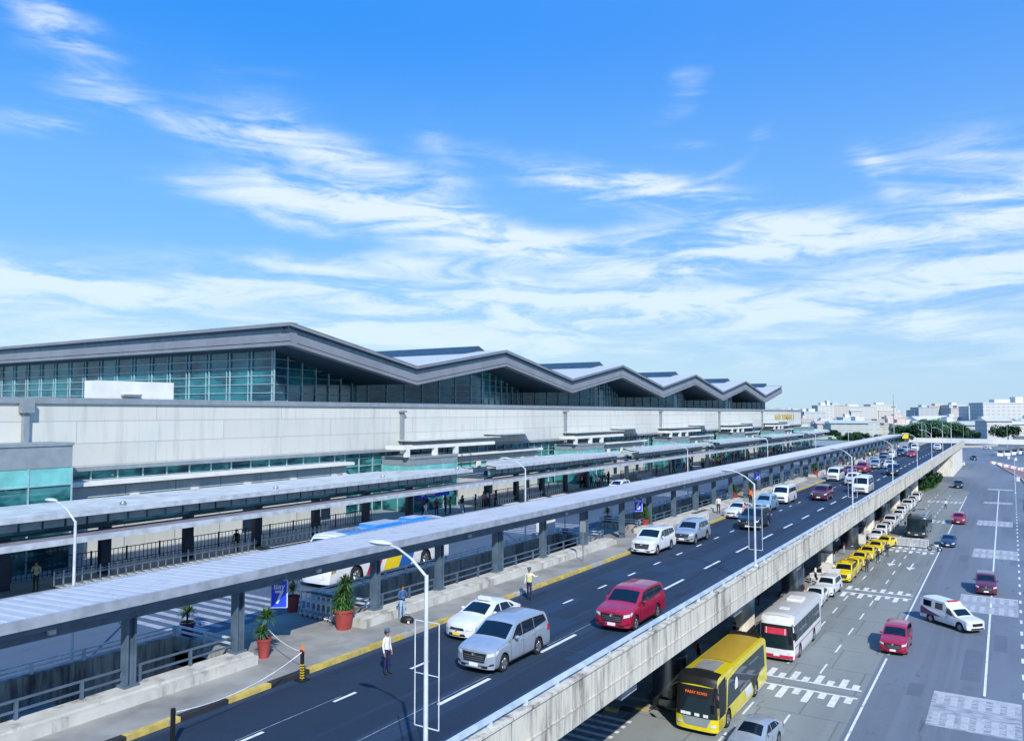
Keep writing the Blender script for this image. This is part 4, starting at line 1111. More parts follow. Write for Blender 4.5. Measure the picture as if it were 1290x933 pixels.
        for k in range(6):
            x = 1.4+k*(Ln-2)/6
            c.patch('window_pillar', M['black'] if style == 'dark' else M['seatgrey'], root, [(x-.03, 1.45), (x+.03, 1.45), (x+.03, 2.55), (x-.03, 2.55)], 'side', .018, n=4)
        if style == 'coach':
            c.patch('curtain', M['curtain'], root, [(-.85, 1.95), (.75, 1.95), (.72, 2.4), (-.82, 2.4)], 'nose', .02)
            for k in range(5): c.patch('curtain_fold', M['white'], root, [(-.75+k*.33, 1.95), (-.70+k*.33, 1.95), (-.69+k*.33, 2.4), (-.74+k*.33, 2.4)], 'nose', .025, n=3) if k in (0, 4) else None
            c.patch('red_bumper', M['p_redstripe'], root, [(-1.12, .30), (1.12, .30), (1.14, .55), (-1.14, .55)], 'nose', .015)
            c.patch('red_stripe', M['p_redstripe'], root, [(.1, 1.05), (Ln-.1, 1.05), (Ln-.1, 1.13), (.1, 1.13)], 'side', .012, n=12)
            c.patch('red_skirt', M['p_redstripe'], root, [(.06, .29), (1.40, .29), (1.40, .50), (.06, .52)], 'side', .012, n=6)
            c.patch('roof_cowl', M['p_white'], root, [(.45, .9), (.45, -.9), (2.2, -.8), (2.2, .8)], 'top', .05)
        else:
            c.patch('destination_panel', M['black'], root, [(-1.0, 2.46), (1.0, 2.46), (.98, 2.72), (-.98, 2.72)], 'nose', .018)
            MB().box(-.9, .9, -2.6, -.6, H, H+.16).box(-.7, .7, 0.4, 2.4, H, H+.14).build('roof_unit', M['seatgrey'], root, local=True)
        for sg in (1, -1):
            c.patch('headlight', M['headlight'], root, [(sg*.75, .62), (sg*1.08, .62), (sg*1.08, .82), (sg*.8, .78)], 'nose', .02, n=4)
            MB().tube([(sg*1.05, -Ln/2+.3, 2.75), (sg*1.36, -Ln/2-.25, 2.6), (sg*1.36, -Ln/2-.3, 2.2)], .03, 6).box(sg*1.36-.12, sg*1.36+.12, -Ln/2-.36, -Ln/2-.26, 1.8, 2.3).build('mirror', M['black'], root, local=True)
        MB().box(-.22, .22, c.D(0, 0, .5)[1]-.04, c.D(0, 0, .5)[1], .44, .56).build('number_plate', M['plate'], root, local=True)
        c.patch('wiper', M['black'], root, [(-.6, 1.02), (.1, 1.25), (.1, 1.28), (-.6, 1.05)], 'nose', .025, n=3)
        if style == 'coach': MB().box(-.55, .55, .8, 2.2, H, H+.1).box(-.3, .3, -2.6, -1.9, H, H+.07).build('roof_unit', M['white'], root, local=True)
        c.wheels_(root, M['galv'], inset=.03, w=.28)
    else:
        c.patch('windshield', M['car_glass_blue'], root, [(.08, 1.08), (.08, -1.08), (1.05, -1.05), (1.05, 1.05)], 'top', .015, n=10)
        c.patch('side_glass', g, root, [(1.05, 1.35), (3.1, 1.95), (3.3, 2.72), (1.35, 2.72)], 'side', .012, n=8)
        c.patch('upper_side_glass', g, root, [(3.4, 2.15), (Ln-.4, 2.15), (Ln-.4, 2.72), (3.4, 2.72)], 'side', .012, n=8)
        x = 4.1
        for wd, mt, sl in ((.38, 'p_redstripe', .9), (1.5, 'p_brightyellow', .9), (1.25, 'p_bluestripe', .9)):
            c.patch('stripe', M[mt], root, [(x, .34), (x+wd, .34), (x+wd+sl, 2.1), (x+sl, 2.1)], 'side', .014, n=8)
            x += wd+(.42 if mt == 'p_redstripe' else .02)
        c.patch('stripe', M['p_redstripe'], root, [(3.35, .34), (3.75, .34), (4.65, 2.1), (4.25, 2.1)], 'side', .014, n=8)
        c.patch('nose_stripe', M['p_green'], root, [(-1.1, .85), (-.75, .85), (-.75, 1.15), (-1.05, 1.15)], 'nose', .014, n=4)
        c.patch('nose_stripe', M['p_orange'], root, [(-.73, .85), (-.2, .85), (-.2, 1.15), (-.73, 1.15)], 'nose', .014, n=4)
        c.patch('nose_stripe', M['p_orange'], root, [(.05, .85), (.42, .9), (.42, 1.2), (.05, 1.15)], 'side', .014, n=4)
        c.patch('nose_stripe', M['p_green'], root, [(.43, .9), (.7, .93), (.7, 1.23), (.43, 1.2)], 'side', .014, n=4)
        for sg in (1, -1): c.patch('headlight', M['headlight'], root, [(sg*.7, .55), (sg*1.1, .58), (sg*1.1, .8), (sg*.75, .75)], 'nose', .02, n=4)
        c.patch('roof_panel', M['p_coachblue'], root, [(1.15, 1.1), (1.15, -1.1), (Ln-.1, -1.1), (Ln-.1, 1.1)], 'top', .02, n=12)
        c.patch('roof_edge', M['p_coachblue'], root, [(1.3, 2.76), (Ln-.1, 2.76), (Ln-.1, 2.94), (1.3, 2.94)], 'side', .02, n=12)
        MB().box(-.75, .75, -1.2, 1.3, H, H+.14).box(-.6, .6, 2.6, 4.2, H, H+.12).build('roof_unit', M['p_coachblue'], root, local=True)
        put_text('0888', .85, M['p_darkblue'], root, Matrix.Translation((.1, -3.0, H+.03)) @ Matrix.Rotation(pi/2, 4, 'Z'), 'roof_number')
        c.wheels_(root, M['galv'], inset=.03, w=.28)
    return c
def van(root, pmat, big=False):
    Ln, W, H = (5.3, 1.92, 2.24) if big else (4.8, 1.76, 2.05)
    c = Car(Ln, W, [(0, 1.0), (.10, 1.12), (.42, 1.25), (1.05, H-.18), (1.35, H-.04), (2, H), (Ln-.3, H-.02), (Ln-.08, H-.3), (Ln, 1.3)], [(0, .95), (.35, 1.18), (1.2, 1.24), (Ln-.1, 1.26), (Ln, 1.2)], .27,
            (.85, Ln-1.05), .34, tumble=.13, crown=.08, cf=.2, cr=.08, nlean=.1, bulge=.015, square=4)
    c.shell(pmat, root); g = M['car_glass']; W2 = c.hw
    c.patch('windshield', g, root, [(.46, W2*.84), (.46, -W2*.84), (1.04, -W2*.78), (1.04, W2*.78)], 'top', n=10)
    for q in ([(1.0, 1.28), (1.9, 1.28), (1.9, H-.32), (1.28, H-.32)], [(2.0, 1.3), (3.2, 1.3), (3.2, H-.32), (2.0, H-.32)], [(3.28, 1.3), (Ln-.3, 1.3), (Ln-.35, H-.32), (3.28, H-.32)]): c.patch('side_window', g, root, q, 'side')
    c.patch('rear_window', g, root, [(-W2*.75, 1.3), (W2*.75, 1.3), (W2*.7, 1.28), (-W2*.7, 1.28)], 'tail')
    c.patch('grille', M['black'], root, [(-.6, .62), (.6, .62), (.5, .82), (-.5, .82)], 'nose', .014)
    c.patch('lower_grille', M['black'], root, [(-.62, .30), (.62, .30), (.55, .44), (-.55, .44)], 'nose', .012)
    c.patch('headlight', M['headlight'], root, [(.60, .66), (W2*.96, .70), (W2*.95, .96), (.66, .88)], 'nose2', .014)
    MB().box(-.2, .2, c.D(0, 0, .5)[1]-.03, c.D(0, 0, .5)[1]+.01, .46, .58).build('number_plate', M['plate'], root, local=True)
    c.patch('tail_lamp', M['redlamp'], root, [(Ln-.22, .9), (Ln-.02, .9), (Ln-.02, 1.4), (Ln-.22, 1.4)], 'side')
    mirror(c, root, 1.0, 1.28, M['black']); handles(c, root, (1.8, 2.2), 1.08, pmat); c.wheels_(root, M['galv'])
    return c
def ambulance(root):
    c = Car(5.2, 1.84, [(0, .98), (.15, 1.06), (1.25, 1.16), (1.85, 1.62), (2.1, 1.76), (2.35, 1.80), (2.42, 2.08), (5.0, 2.10), (5.2, 1.9)], [(0, .92), (.4, 1.02), (1.2, 1.1), (5.2, 1.15)], .34,
            (.95, 4.0), .38, tumble=.10, crown=.06, cf=.22, cr=.06, nlean=.05, square=4)
    c.shell(M['p_white'], root); g = M['car_glass']; W2 = c.hw
    c.patch('windshield', g, root, [(1.30, .70), (1.30, -.70), (1.82, -.66), (1.82, .66)], 'top', n=8)
    for q in ([(1.6, 1.16), (2.3, 1.16), (2.3, 1.62), (1.95, 1.58)], [(2.7, 1.35), (3.5, 1.35), (3.5, 1.85), (2.7, 1.85)], [(3.9, 1.35), (4.8, 1.35), (4.8, 1.85), (3.9, 1.85)]): c.patch('side_window', g, root, q, 'side')
    c.patch('livery_sweep', M['p_purple'], root, [(2.7, .75), (5.1, .62), (5.1, 1.28), (4.2, 1.05)], 'side', .014)
    c.patch('grille', M['black'], root, [(-.5, .62), (.5, .62), (.5, .86), (-.5, .86)], 'nose', .014)
    c.patch('lower_grille', M['black'], root, [(-.66, .36), (.66, .36), (.6, .50), (-.6, .50)], 'nose', .012)
    c.patch('headlight', M['headlight'], root, [(.56, .68), (W2*.96, .72), (W2*.96, .90), (.56, .86)], 'nose2', .014)
    MB().box(-.5, .5, -.2, .0, 2.08, 2.16).build('light_bar', M['redlamp'], root, local=True)
    MB().box(-.2, .2, c.D(0, 0, .56)[1]-.03, c.D(0, 0, .56)[1]+.01, .5, .62).build('number_plate', M['plate'], root, local=True)
    mirror(c, root, 1.7, 1.15, M['black']); handles(c, root, (2.2,), 1.0, M['black']); c.wheels_(root)
    return c

PROTO = {}
def proto(key, fn):
    r = empty(key if False else 'vehicle', (0, 0, -50)); fn(r); PROTO[key] = r; return r
for k in ('mpv', 'sedan', 'suv', 'hatch'): proto(k, lambda r, k=k: car(k, M['p_white'], r))
proto('van', lambda r: van(r, M['p_white'])); proto('bigvan', lambda r: van(r, M['p_white'], True))
index_kids()
NAMES = {'mpv': ('people_carrier', 'car'), 'sedan': ('sedan_car', 'car'), 'suv': ('off_roader', 'car'), 'hatch': ('compact_car', 'car'), 'van': ('passenger_van', 'van'), 'bigvan': ('passenger_van', 'van')}
def kid_recolor(o, frm, to):
    for ch in KID_NEW(o):
        for sl in ch.material_slots:
            if sl.material == frm: sl.link = 'OBJECT'; sl.material = to
def place(key, paintkey, x, y, z, rot, label, group=None, taxi=None, plate=None):
    o = copy_tree(PROTO[key]); o.name = NAMES[key][0]; o.location = (x, y, z); o.rotation_euler = (0, 0, radians(rot))
    tag(o, label, NAMES[key][1], group)
    pmx = M[paintkey]
    for ch in S.objects:
        if ch.parent == o:
            for sl in ch.material_slots:
                if sl.material == M['p_white'] and paintkey != 'p_white': sl.link = 'OBJECT'; sl.material = pmx
                if taxi and ch.name.startswith('number_plate'): sl.link = 'OBJECT'; sl.material = M['plate_y']
    if taxi:
        b = MB(); zt_ = {'sedan': 1.47, 'mpv': 1.80, 'hatch': 1.68, 'suv': 1.74}.get(key, 1.7)
        b.box(-.32, .32, -.12, .1, zt_-.01, zt_+.14); t = b.build('taxi_sign', M['white'] if taxi == 'w' else M['p_brightyellow'], o, local=True)
    return o
# upper road
Z = DZ
DG = 'vehicles on the elevated road'
place('mpv', 'p_silver', -18.55, 28.95, Z, 0, 'silver people carrier driving just ahead of the white taxi, nearest vehicle on the elevated road', DG)
place('sedan', 'p_white', -21.75, 32.1, Z, -2, 'white taxi sedan with roof sign and yellow plate beside the silver people carrier', DG, taxi='w')
place('mpv', 'p_red', -16.45, 37.4, Z, 0, 'bright red people carrier driving close to the outer parapet', DG)
place('mpv', 'p_white', -23.15, 56.9, Z, 0, 'white people carrier parked at the kerb beside the Bay 6 opening', DG)
place('suv', 'p_silver', -22.35, 62.9, Z, 0, 'silver off roader parked directly behind the white people carrier at Bay 6', DG)
place('sedan', 'p_white', -23.4, 79.8, Z, -4, 'white sedan parked at the kerb next to the man in the pink shirt', DG)
place('mpv', 'p_black', -20.05, 73.2, Z, 0, 'glossy black people carrier driving beside the second lamp post', DG)
place('hatch', 'p_blue', -22.5, 86.6, Z, 0, 'light blue compact car stopped in front of the white passenger van', DG)
place('van', 'p_white', -22.6, 95.2, Z, 0, 'white high roofed passenger van stopped behind the light blue compact car', DG)
place('suv', 'p_maroon', -19.5, 100.7, Z, 0, 'dark maroon off roader driving alone in the middle lane', DG)
place('van', 'p_white', -23.1, 129.6, Z, 0, 'white minivan parked at the kerb beyond the dark maroon off roader', DG)
place('bigvan', 'p_white', -16.6, 111.8, Z, 0, 'large white van with black bumper driving beside the outer parapet', DG)
place('suv', 'p_white', -19.6, 123.5, Z, 0, 'white off roader partly hidden behind the large white van', DG)
far = [('sedan', 'p_maroon', -23.0, 141.5, 'maroon sedan just behind the parked white minivan'), ('mpv', 'p_red', -22.1, 149, 'faded red people carrier double parked past the maroon sedan'),
 ('hatch', 'p_white', -23.3, 156.2, 'white compact car in the distant kerb queue behind the faded red people carrier'), ('suv', 'p_silver', -21.6, 160.2, 'silver off roader in the distant queue left of the white sedan'),
 ('hatch', 'p_blue', -22.8, 167.6, 'light blue compact car in the distant queue'), ('sedan', 'p_white', -19.4, 162.2, 'white sedan moving in the middle lane beside the distant queue'),
 ('mpv', 'p_grey', -23.6, 187.5, 'grey people carrier far along the kerb'), ('suv', 'p_grey', -22.2, 176, 'grey off roader far along the kerb in front of the grey people carrier'), ('mpv', 'p_navy', -17.0, 146.0, 'navy people carrier driving next to the outer parapet in the distance'),
 ('sedan', 'p_red', -20.1, 207, 'red sedan in the far middle lane'), ('suv', 'p_darkblue', -22.6, 209.5, 'dark blue off roader beside the far red sedan'), ('hatch', 'p_silver', -23.6, 228, 'silver compact car in the farthest kerb group'),
 ('van', 'p_white', -22.0, 236, 'white passenger van in the farthest kerb group'), ('mpv', 'p_black', -24.0, 250, 'black people carrier at the far end of the kerb'), ('suv', 'p_white', -17.5, 246, 'white off roader coming round the far end of the elevated road'),
 ('sedan', 'p_navy', -23.6, 218, 'navy sedan parked in front of the farthest kerb group'), ('hatch', 'p_white', -23.3, 198, 'white compact car parked far along the kerb')]
for k, p_, x, y, l in far: place(k, p_, x, y, Z, random.uniform(-3, 3), l, DG)
# ground level
GG = 'vehicles on the lower road'
place('sedan', 'p_silver', -12.15, 43.9, 0, -6, 'silver sedan at the bottom edge beside the yellow bus', GG)
place('mpv', 'p_red', -7.95, 67.8, 0, 0, 'red people carrier driving along the white line on the lower road', GG)
place('mpv', 'p_maroon', -2.7, 93.7, 0, 2, 'maroon people carrier straddling the right hand white line', GG)
place('sedan', 'p_darkblue', -7.7, 122.6, 0, 0, 'dark blue sedan passing the parked dark bus', GG)
place('suv', 'p_red', -7.75, 147.8, 0, 0, 'distant red off roader on the lower road', GG)
place('mpv', 'p_black', -11.2, 216, 0, 0, 'black people carrier with bright front beyond the crossing', GG)
place('hatch', 'p_white', -14.6, 302, 0, 8, 'white compact car on the distant bend of the lower road', GG)
place('suv', 'p_navy', -12.6, 342, 0, 12, 'small navy car on the far bend', GG)
place('sedan', 'p_white', -25.5, 405, 0, 60, 'tiny white sedan at the far left of the bend', GG)
place('hatch', 'p_white', -10.5, 440, 0, 60, 'tiny white car by the far barrier', GG)
WT = 'white cars queued along the lower kerb'
for i, (x, y, k, l) in enumerate([(-16.05, 74.9, 'hatch', 'white compact car first behind the white and red coach'), (-16.15, 79.6, 'sedan', 'white sedan between two white cars behind the white and red coach'), (-15.95, 84.3, 'suv', 'white off roader with rear hatch raised ahead of the yellow taxis')]):
    o = place(k, 'p_white', x, y, 0, random.uniform(-2, 2), l, WT)
    if i == 2:
        MB().add([(-.62, 2.0, 1.70), (.62, 2.0, 1.70), (.62, 2.9, 1.95), (-.62, 2.9, 1.95), (-.62, 2.0, 1.64), (.62, 2.0, 1.64), (.62, 2.9, 1.89), (-.62, 2.9, 1.89)], [(0, 1, 2, 3), (7, 6, 5, 4), (0, 4, 5, 1), (3, 2, 6, 7), (0, 3, 7, 4), (1, 5, 6, 2)]).build('tailgate', M['p_white'], o, local=True)
ordt = ['front', 'second', 'third', 'fourth', 'fifth', 'last']
for i, (x, y) in enumerate([(-15.7, 92.4), (-15.75, 97.4), (-15.7, 102.3), (-15.5, 107.1), (-15.2, 111.9), (-14.7, 116.8)]):
    place('mpv' if i == 0 else 'sedan', 'p_brightyellow', x, y, 0, [0, 1, 0, -1, -3, -12][i], f'{ordt[i]} car in the line of yellow taxis', 'yellow taxis lined up at the lower kerb', taxi='y')
for i in range(13):
    place(['sedan', 'hatch', 'sedan', 'mpv', 'sedan'][i % 5], 'p_white', -16.6-.03*i+random.uniform(-.15, .15), 122.3+5.25*i, 0, random.uniform(-3, 3), 'white car waiting nose to tail in the long queue beyond the yellow taxis', 'white queue beyond the yellow taxis')
def bigv(style, name, x, y, z, rot, label, cat):
    r = empty(name, (x, y, z), radians(rot), label, cat)
    bus(style, r) if style != 'amb' else ambulance(r)
    return r
bigv('city', 'city_bus', -15.4, 49.0, 0, 0, 'yellow and black city bus with orange destination display on the lower road', 'bus')
bigv('coach', 'coach', -14.85, 64.2, 0, 0, 'white coach with red bumper and red windscreen curtains behind the yellow bus', 'bus')
bigv('dark', 'parked_bus', -12.0, 132.3, 0, 0, 'dark grey bus parked behind the white crowd barriers', 'bus')
bigv('blue', 'coach', -35.6, 40.2, DZ, 0, 'white coach with red, yellow and blue stripes and blue roof on the inner road', 'bus')
bigv('amb', 'ambulance', -4.75, 77.0, 0, 48, 'white ambulance with purple livery turning across the lower road', 'ambulance')
# dark car and white car on inner road
place('sedan', 'p_black', -42.5, 103, DZ, 0, 'black sedan waiting by the terminal kerb on the inner road', 'vehicles on the inner road')
place('hatch', 'p_white', -43.2, 94.5, DZ, 0, 'white compact car on the inner road in front of the black sedan', 'vehicles on the inner road')
# drop prototypes
def kill(o):
    for c in list(o.children): kill(c)
    bpy.data.objects.remove(o)
for r in PROTO.values(): kill(r)

# ================================================================== PEOPLE
def skin_mesh(name, joints, edges, labels, mats, hands=False):
    """joints: name -> (pos, radius); edges: list of (a, b, label). Continuous skinned figure; material by nearest bone label."""
    keys = list(joints); idx = {k: i for i, k in enumerate(keys)}
    me = bpy.data.meshes.new(name); me.from_pydata([joints[k][0] for k in keys], [(idx[a], idx[b]) for a, b, _ in edges], []); me.update()
    o = bpy.data.objects.new(name, me); COL.objects.link(o)
    md = o.modifiers.new('s', 'SKIN'); md.use_smooth_shade = True
    sd = o.modifiers.new('u', 'SUBSURF'); sd.levels = 1; sd.render_levels = 1
    for i, k in enumerate(keys):
        r = joints[k][1]; me.skin_vertices[0].data[i].radius = r if isinstance(r, tuple) else (r, r)
        me.skin_vertices[0].data[i].use_root = (k == 'pelvis')
    dg = bpy.context.evaluated_depsgraph_get(); dg.update()
    m2 = bpy.data.meshes.new_from_object(o.evaluated_get(dg)); bpy.data.objects.remove(o)
    m2.materials.clear()
    for x in mats: m2.materials.append(x)
    segs = [(Vector(joints[a][0]), Vector(joints[b][0]), l) for a, b, l in edges]
    for p in m2.polygons:
        c = p.center; best = 9; bl = 0
        for a, b, l in segs:
            d = b-a; t = max(0, min(1, (c-a).dot(d)/max(1e-6, d.length_squared))); q = (a+d*t-c).length
            if q < best: best = q; bl = l
        p.material_index = bl; p.use_smooth = True
    m2.name = name; return m2
POSES = {}
def make_pose(key, larm, rarm, step=.0, fingers=False, sit=False, female=False):
    """larm/rarm: (elbow, wrist, hand) offsets from the shoulder; figure faces -Y"""
    sh = .185 if not female else .165
    J = {'pelvis': ((0, 0, .95), (.145, .10)), 'waist': ((0, 0, 1.08), (.13, .095)), 'chest': ((0, 0, 1.28), (.155, .11)), 'neckb': ((0, .01, 1.43), (.08, .07)), 'neck': ((0, 0, 1.49), .052),
         'jaw': ((0, -.02, 1.565), (.062, .068)), 'head': ((0, -.005, 1.65), (.076, .092)), 'crown': ((0, .005, 1.725), (.055, .065)), 'nose': ((0, -.105, 1.625), .014)}
    E_ = [('pelvis', 'waist', 1), ('waist', 'chest', 1), ('chest', 'neckb', 1), ('neckb', 'neck', 0), ('neck', 'jaw', 0), ('jaw', 'head', 0), ('head', 'crown', 0), ('head', 'nose', 0)]
    for sg, arm, s_ in ((1, larm, 'l'), (-1, rarm, 'r')):
        S0 = Vector((sg*sh, .01, 1.40)); J['sh'+s_] = (tuple(S0), .062)
        E_.append(('chest' if False else 'neckb', 'sh'+s_, 1))
        e = S0+Vector(arm[0]); w_ = S0+Vector(arm[1]); h = S0+Vector(arm[2])
        J['el'+s_] = (tuple(e), .042); J['wr'+s_] = (tuple(w_), .028); J['ha'+s_] = (tuple(h), (.036, .02))
        E_ += [('sh'+s_, 'el'+s_, 1), ('el'+s_, 'wr'+s_, 0 if not fingers else 1), ('wr'+s_, 'ha'+s_, 0)]
        d = (h-w_).normalized(); u = Vector((0, -1, 0)) if abs(d.y) < .7 else Vector((1, 0, 0)); u = (u-d*u.dot(d)).normalized(); vv = d.cross(u)
        if fingers:
            for q, ln in enumerate((.070, .080, .074, .058)):
                f0 = h+u*(.026-.0175*q)*1.0+d*.015; f1 = f0+d*ln*.55; f2 = f1+d*ln*.4+vv*.018*sg
                J[f'f{q}a{s_}'] = (tuple(f0), .0095); J[f'f{q}b{s_}'] = (tuple(f1), .009); J[f'f{q}c{s_}'] = (tuple(f2), .0075)
                E_ += [('ha'+s_, f'f{q}a{s_}', 0), (f'f{q}a{s_}', f'f{q}b{s_}', 0), (f'f{q}b{s_}', f'f{q}c{s_}', 0)]
        t0 = w_+(h-w_)*.45+u*.032; J['ta'+s_] = (tuple(t0), .011); J['tb'+s_] = (tuple(t0+d*.045+u*.022), .009)
        E_ += [('wr'+s_, 'ta'+s_, 0), ('ta'+s_, 'tb'+s_, 0)]
        st = step*sg
        J['hip'+s_] = ((sg*.085, 0, .90), .095); J['kn'+s_] = ((sg*.10, -st*.5-.01, .50), .062); J['an'+s_] = ((sg*.105, -st*.9+.02, .10), .045)
        J['fo'+s_] = ((sg*.11, -st*.9-.01, .045), (.045, .04)); J['to'+s_] = ((sg*.12, -st*.9-.16, .032), (.042, .028))
        E_ += [('pelvis', 'hip'+s_, 2), ('hip'+s_, 'kn'+s_, 2), ('kn'+s_, 'an'+s_, 2), ('an'+s_, 'fo'+s_, 3), ('fo'+s_, 'to'+s_, 3)]
    POSES[key] = skin_mesh('person', J, E_, None, [CL['skin'], CL['white'], CL['navy'], CL['black']])
down = lambda sg: ((sg*.05, .01, -.28), (sg*.06, -.05, -.52), (sg*.055, -.07, -.60))
make_pose('stand', down(1), down(-1), .03, True)
make_pose('walk', ((.04, .12, -.26), (.05, .10, -.50), (.05, .08, -.58)), ((-.04, -.10, -.26), (-.05, -.20, -.47), (-.05, -.23, -.54)), .22)
make_pose('point', ((.20, -.06, -.10), (.42, -.10, -.02), (.50, -.11, .0)), down(-1), .10, True)
make_pose('hold', ((.06, -.02, -.28), (-.03, -.24, -.22), (-.08, -.29, -.20)), ((-.06, -.02, -.28), (.03, -.24, -.24), (.08, -.29, -.22)), .02, True)
make_pose('phone', ((.05, .01, -.28), (.04, -.12, -.48), (.035, -.15, -.55)), ((-.07, -.06, -.26), (-.03, -.22, -.05), (-.01, -.24, .03)), .05)
def ellip(mb, c, r, seg=12, rings=8, zmin=-1, m=0):
    vs = []; fs = []
    a0 = math.asin(max(-1, zmin))
    for i in range(rings+1):
        t = a0+(pi/2-a0)*i/rings
        for k in range(seg):
            a = 2*pi*k/seg; vs.append((c[0]+r[0]*cos(t)*cos(a), c[1]+r[1]*cos(t)*sin(a), c[2]+r[2]*sin(t)))
    for i in range(rings):
        for k in range(seg): fs.append((i*seg+k, i*seg+(k+1) % seg, (i+1)*seg+(k+1) % seg, (i+1)*seg+k))
    mb.add(vs, fs, m)
HM = {}
b = MB(); ellip(b, (0, .018, 1.67), (.088, .104, .098), zmin=-.25); ellip(b, (0, .05, 1.63), (.08, .072, .09), zmin=-.8)
HM['hair'] = b.build('hair', CL['hair'], smooth=True); 
b = MB(); ellip(b, (0, .018, 1.67), (.09, .106, .10), zmin=-.2); ellip(b, (0, .07, 1.55), (.085, .05, .17), zmin=-1)
HM['long_hair'] = b.build('hair', CL['hair'], smooth=True)
b = MB(); b.lathe([(.093, 1.69), (.10, 1.72), (.125, 1.77), (.118, 1.79), (.001, 1.80)], (0, .005, 0), 18); b.add([(-.075, -.07, 1.70), (.075, -.07, 1.70), (.055, -.165, 1.685), (-.055, -.165, 1.685)], [(0, 1, 2, 3)])
HM['cap'] = b.build('peaked_cap', CL['cap'], smooth=True)
b = MB(); ellip(b, (.032, -.088, 1.655), (.011, .008, .007), 8, 4); ellip(b, (-.032, -.088, 1.655), (.011, .008, .007), 8, 4); HM['eyes'] = b.build('eyes', CL['black'], smooth=True)
b = MB(); b.lathe([(.158, .99), (.150, 1.08), (.168, 1.28), (.172, 1.36), (.13, 1.43)], seg=20); b.v = [(v[0]*1.05, v[1]*.80, v[2]) for v in b.v]; HM['vest'] = b.build('safety_vest', CL['vest'], smooth=True)
for o in list(HM.values()): o.location = (0, 0, -60)
def person(pose, x, y, z, rot, cols, label, group=None, extras=('hair',), scale=1.0):
    o = bpy.data.objects.new('person', POSES[pose]); COL.objects.link(o); o.location = (x, y, z); o.rotation_euler = (0, 0, radians(rot)); o.scale = (scale,)*3
    tag(o, label, 'person', group)
    for i, c in enumerate(cols):
        if c: o.material_slots[i].link = 'OBJECT'; o.material_slots[i].material = CL[c]
    for e in extras:
        c = HM[e].copy(); COL.objects.link(c); c.parent = o; c.location = (0, 0, 0)
    return o
def suitcase(x, y, z, rot, mat, label, h=.55, group=None):
    o = empty('suitcase', (x, y, z), radians(rot), label, 'suitcase', group)
    MB().box(-.2, .2, -.12, .12, .05, h).box(-.17, .17, -.135, .135, .09, h-.05).build('shell', mat, o, local=True)
    MB().box(-.12, -.1, .08, .1, h, h+.35).box(.1, .12, .08, .1, h, h+.35).box(-.12, .12, .08, .1, h+.33, h+.36).build('handle', M['black'], o, local=True)
    MB().lathe([(.001, -.19), (.04, -.19), (.04, -.16), (.001, -.16)], (0, -.08, .04), 8, axis='x').lathe([(.001, .16), (.04, .16), (.04, .19), (.001, .19)], (0, -.08, .04), 8, axis='x').build('wheels', M['black'], o, local=True)
    return o
P7 = DZ+.15
person('stand', -21.5, 24.75, DZ, 95, ('skin', 'white', 'navy', 'black'), 'guard in peaked cap, white shirt and dark blue trousers standing on the near lane', extras=('hair', 'cap', 'eyes'), scale=1.0)
person('point', -23.15, 38.6, DZ, 12, ('skin', 'white', 'navy', 'black'), 'guard with pale vest pointing one arm out at the kerb', extras=('hair', 'cap', 'vest', 'eyes'), scale=1.0)
person('hold', -25.95, 31.0, P7, 75, ('skin', 'blue', 'denim', 'white'), 'traveller in blue top and pale jeans standing beside a black bag by the plinth wall', extras=('long_hair', 'eyes'))
# black bag
b = empty('duffel_bag', (-25.4, 30.7, P7), radians(20), 'small black bag with white tag lying on the sidewalk beside the traveller', 'bag')
m_ = MB(); ellip(m_, (0, 0, .16), (.36, .2, .18), 14, 8); m_.build('body', M['black'], b, smooth=True, local=True); MB().tube([(-.16, 0, .3), (-.1, 0, .42), (.1, 0, .42), (.16, 0, .3)], .014, 6).build('handle', M['black'], b, local=True); MB().box(.1, .2, -.22, -.2, .05, .14).build('luggage_tag', M['white'], b, local=True)
person('walk', -22.0, 77.0, DZ, 20, ('skin', 'pink', 'grey', 'black'), 'man in pink shirt walking between the white sedan and the black people carrier')
person('stand', -25.6, 80.2, P7, 10, ('skin', 'white', 'black', 'black'), 'person in white top and dark trousers beside the white plinth end past Bay 6')
person('hold', -24.9, 89.6, P7, 60, ('skin', 'orange', 'black', 'black'), 'person in orange top beside the light blue compact car'); person('stand', -25.4, 90.8, P7, -60, ('skin', 'red', 'navy', 'black'), 'person in red top standing beside the one in orange')
person('walk', -26.1, 95.5, P7, 90, ('skin', 'beige', 'beige', 'white'), 'person in cream clothes at the end of the plinth wall behind the van')
person('stand', -25.7, 137, P7, 0, ('skin', 'black', 'black', 'black'), 'person in black standing alone on the sidewalk beyond Bay 5')
# roadside crowd near the Far kerb of the upper road
random.seed(11)
tops = ['white', 'black', 'navy', 'blue', 'grey', 'red', 'pink', 'maroon', 'beige', 'white', 'green', 'yellow']
for i in range(16):
    person(random.choice(['stand', 'walk', 'hold', 'phone']), -25.2-random.random()*1.4, 150+i*5.2+random.uniform(-2, 2), P7, random.uniform(0, 360), ('skin', random.choice(tops), random.choice(['black', 'navy', 'denim']), 'black'), 'traveller waiting by the kerb in the distance on the elevated walkway', 'distant travellers on the elevated walkway', (random.choice(['hair', 'long_hair']),))
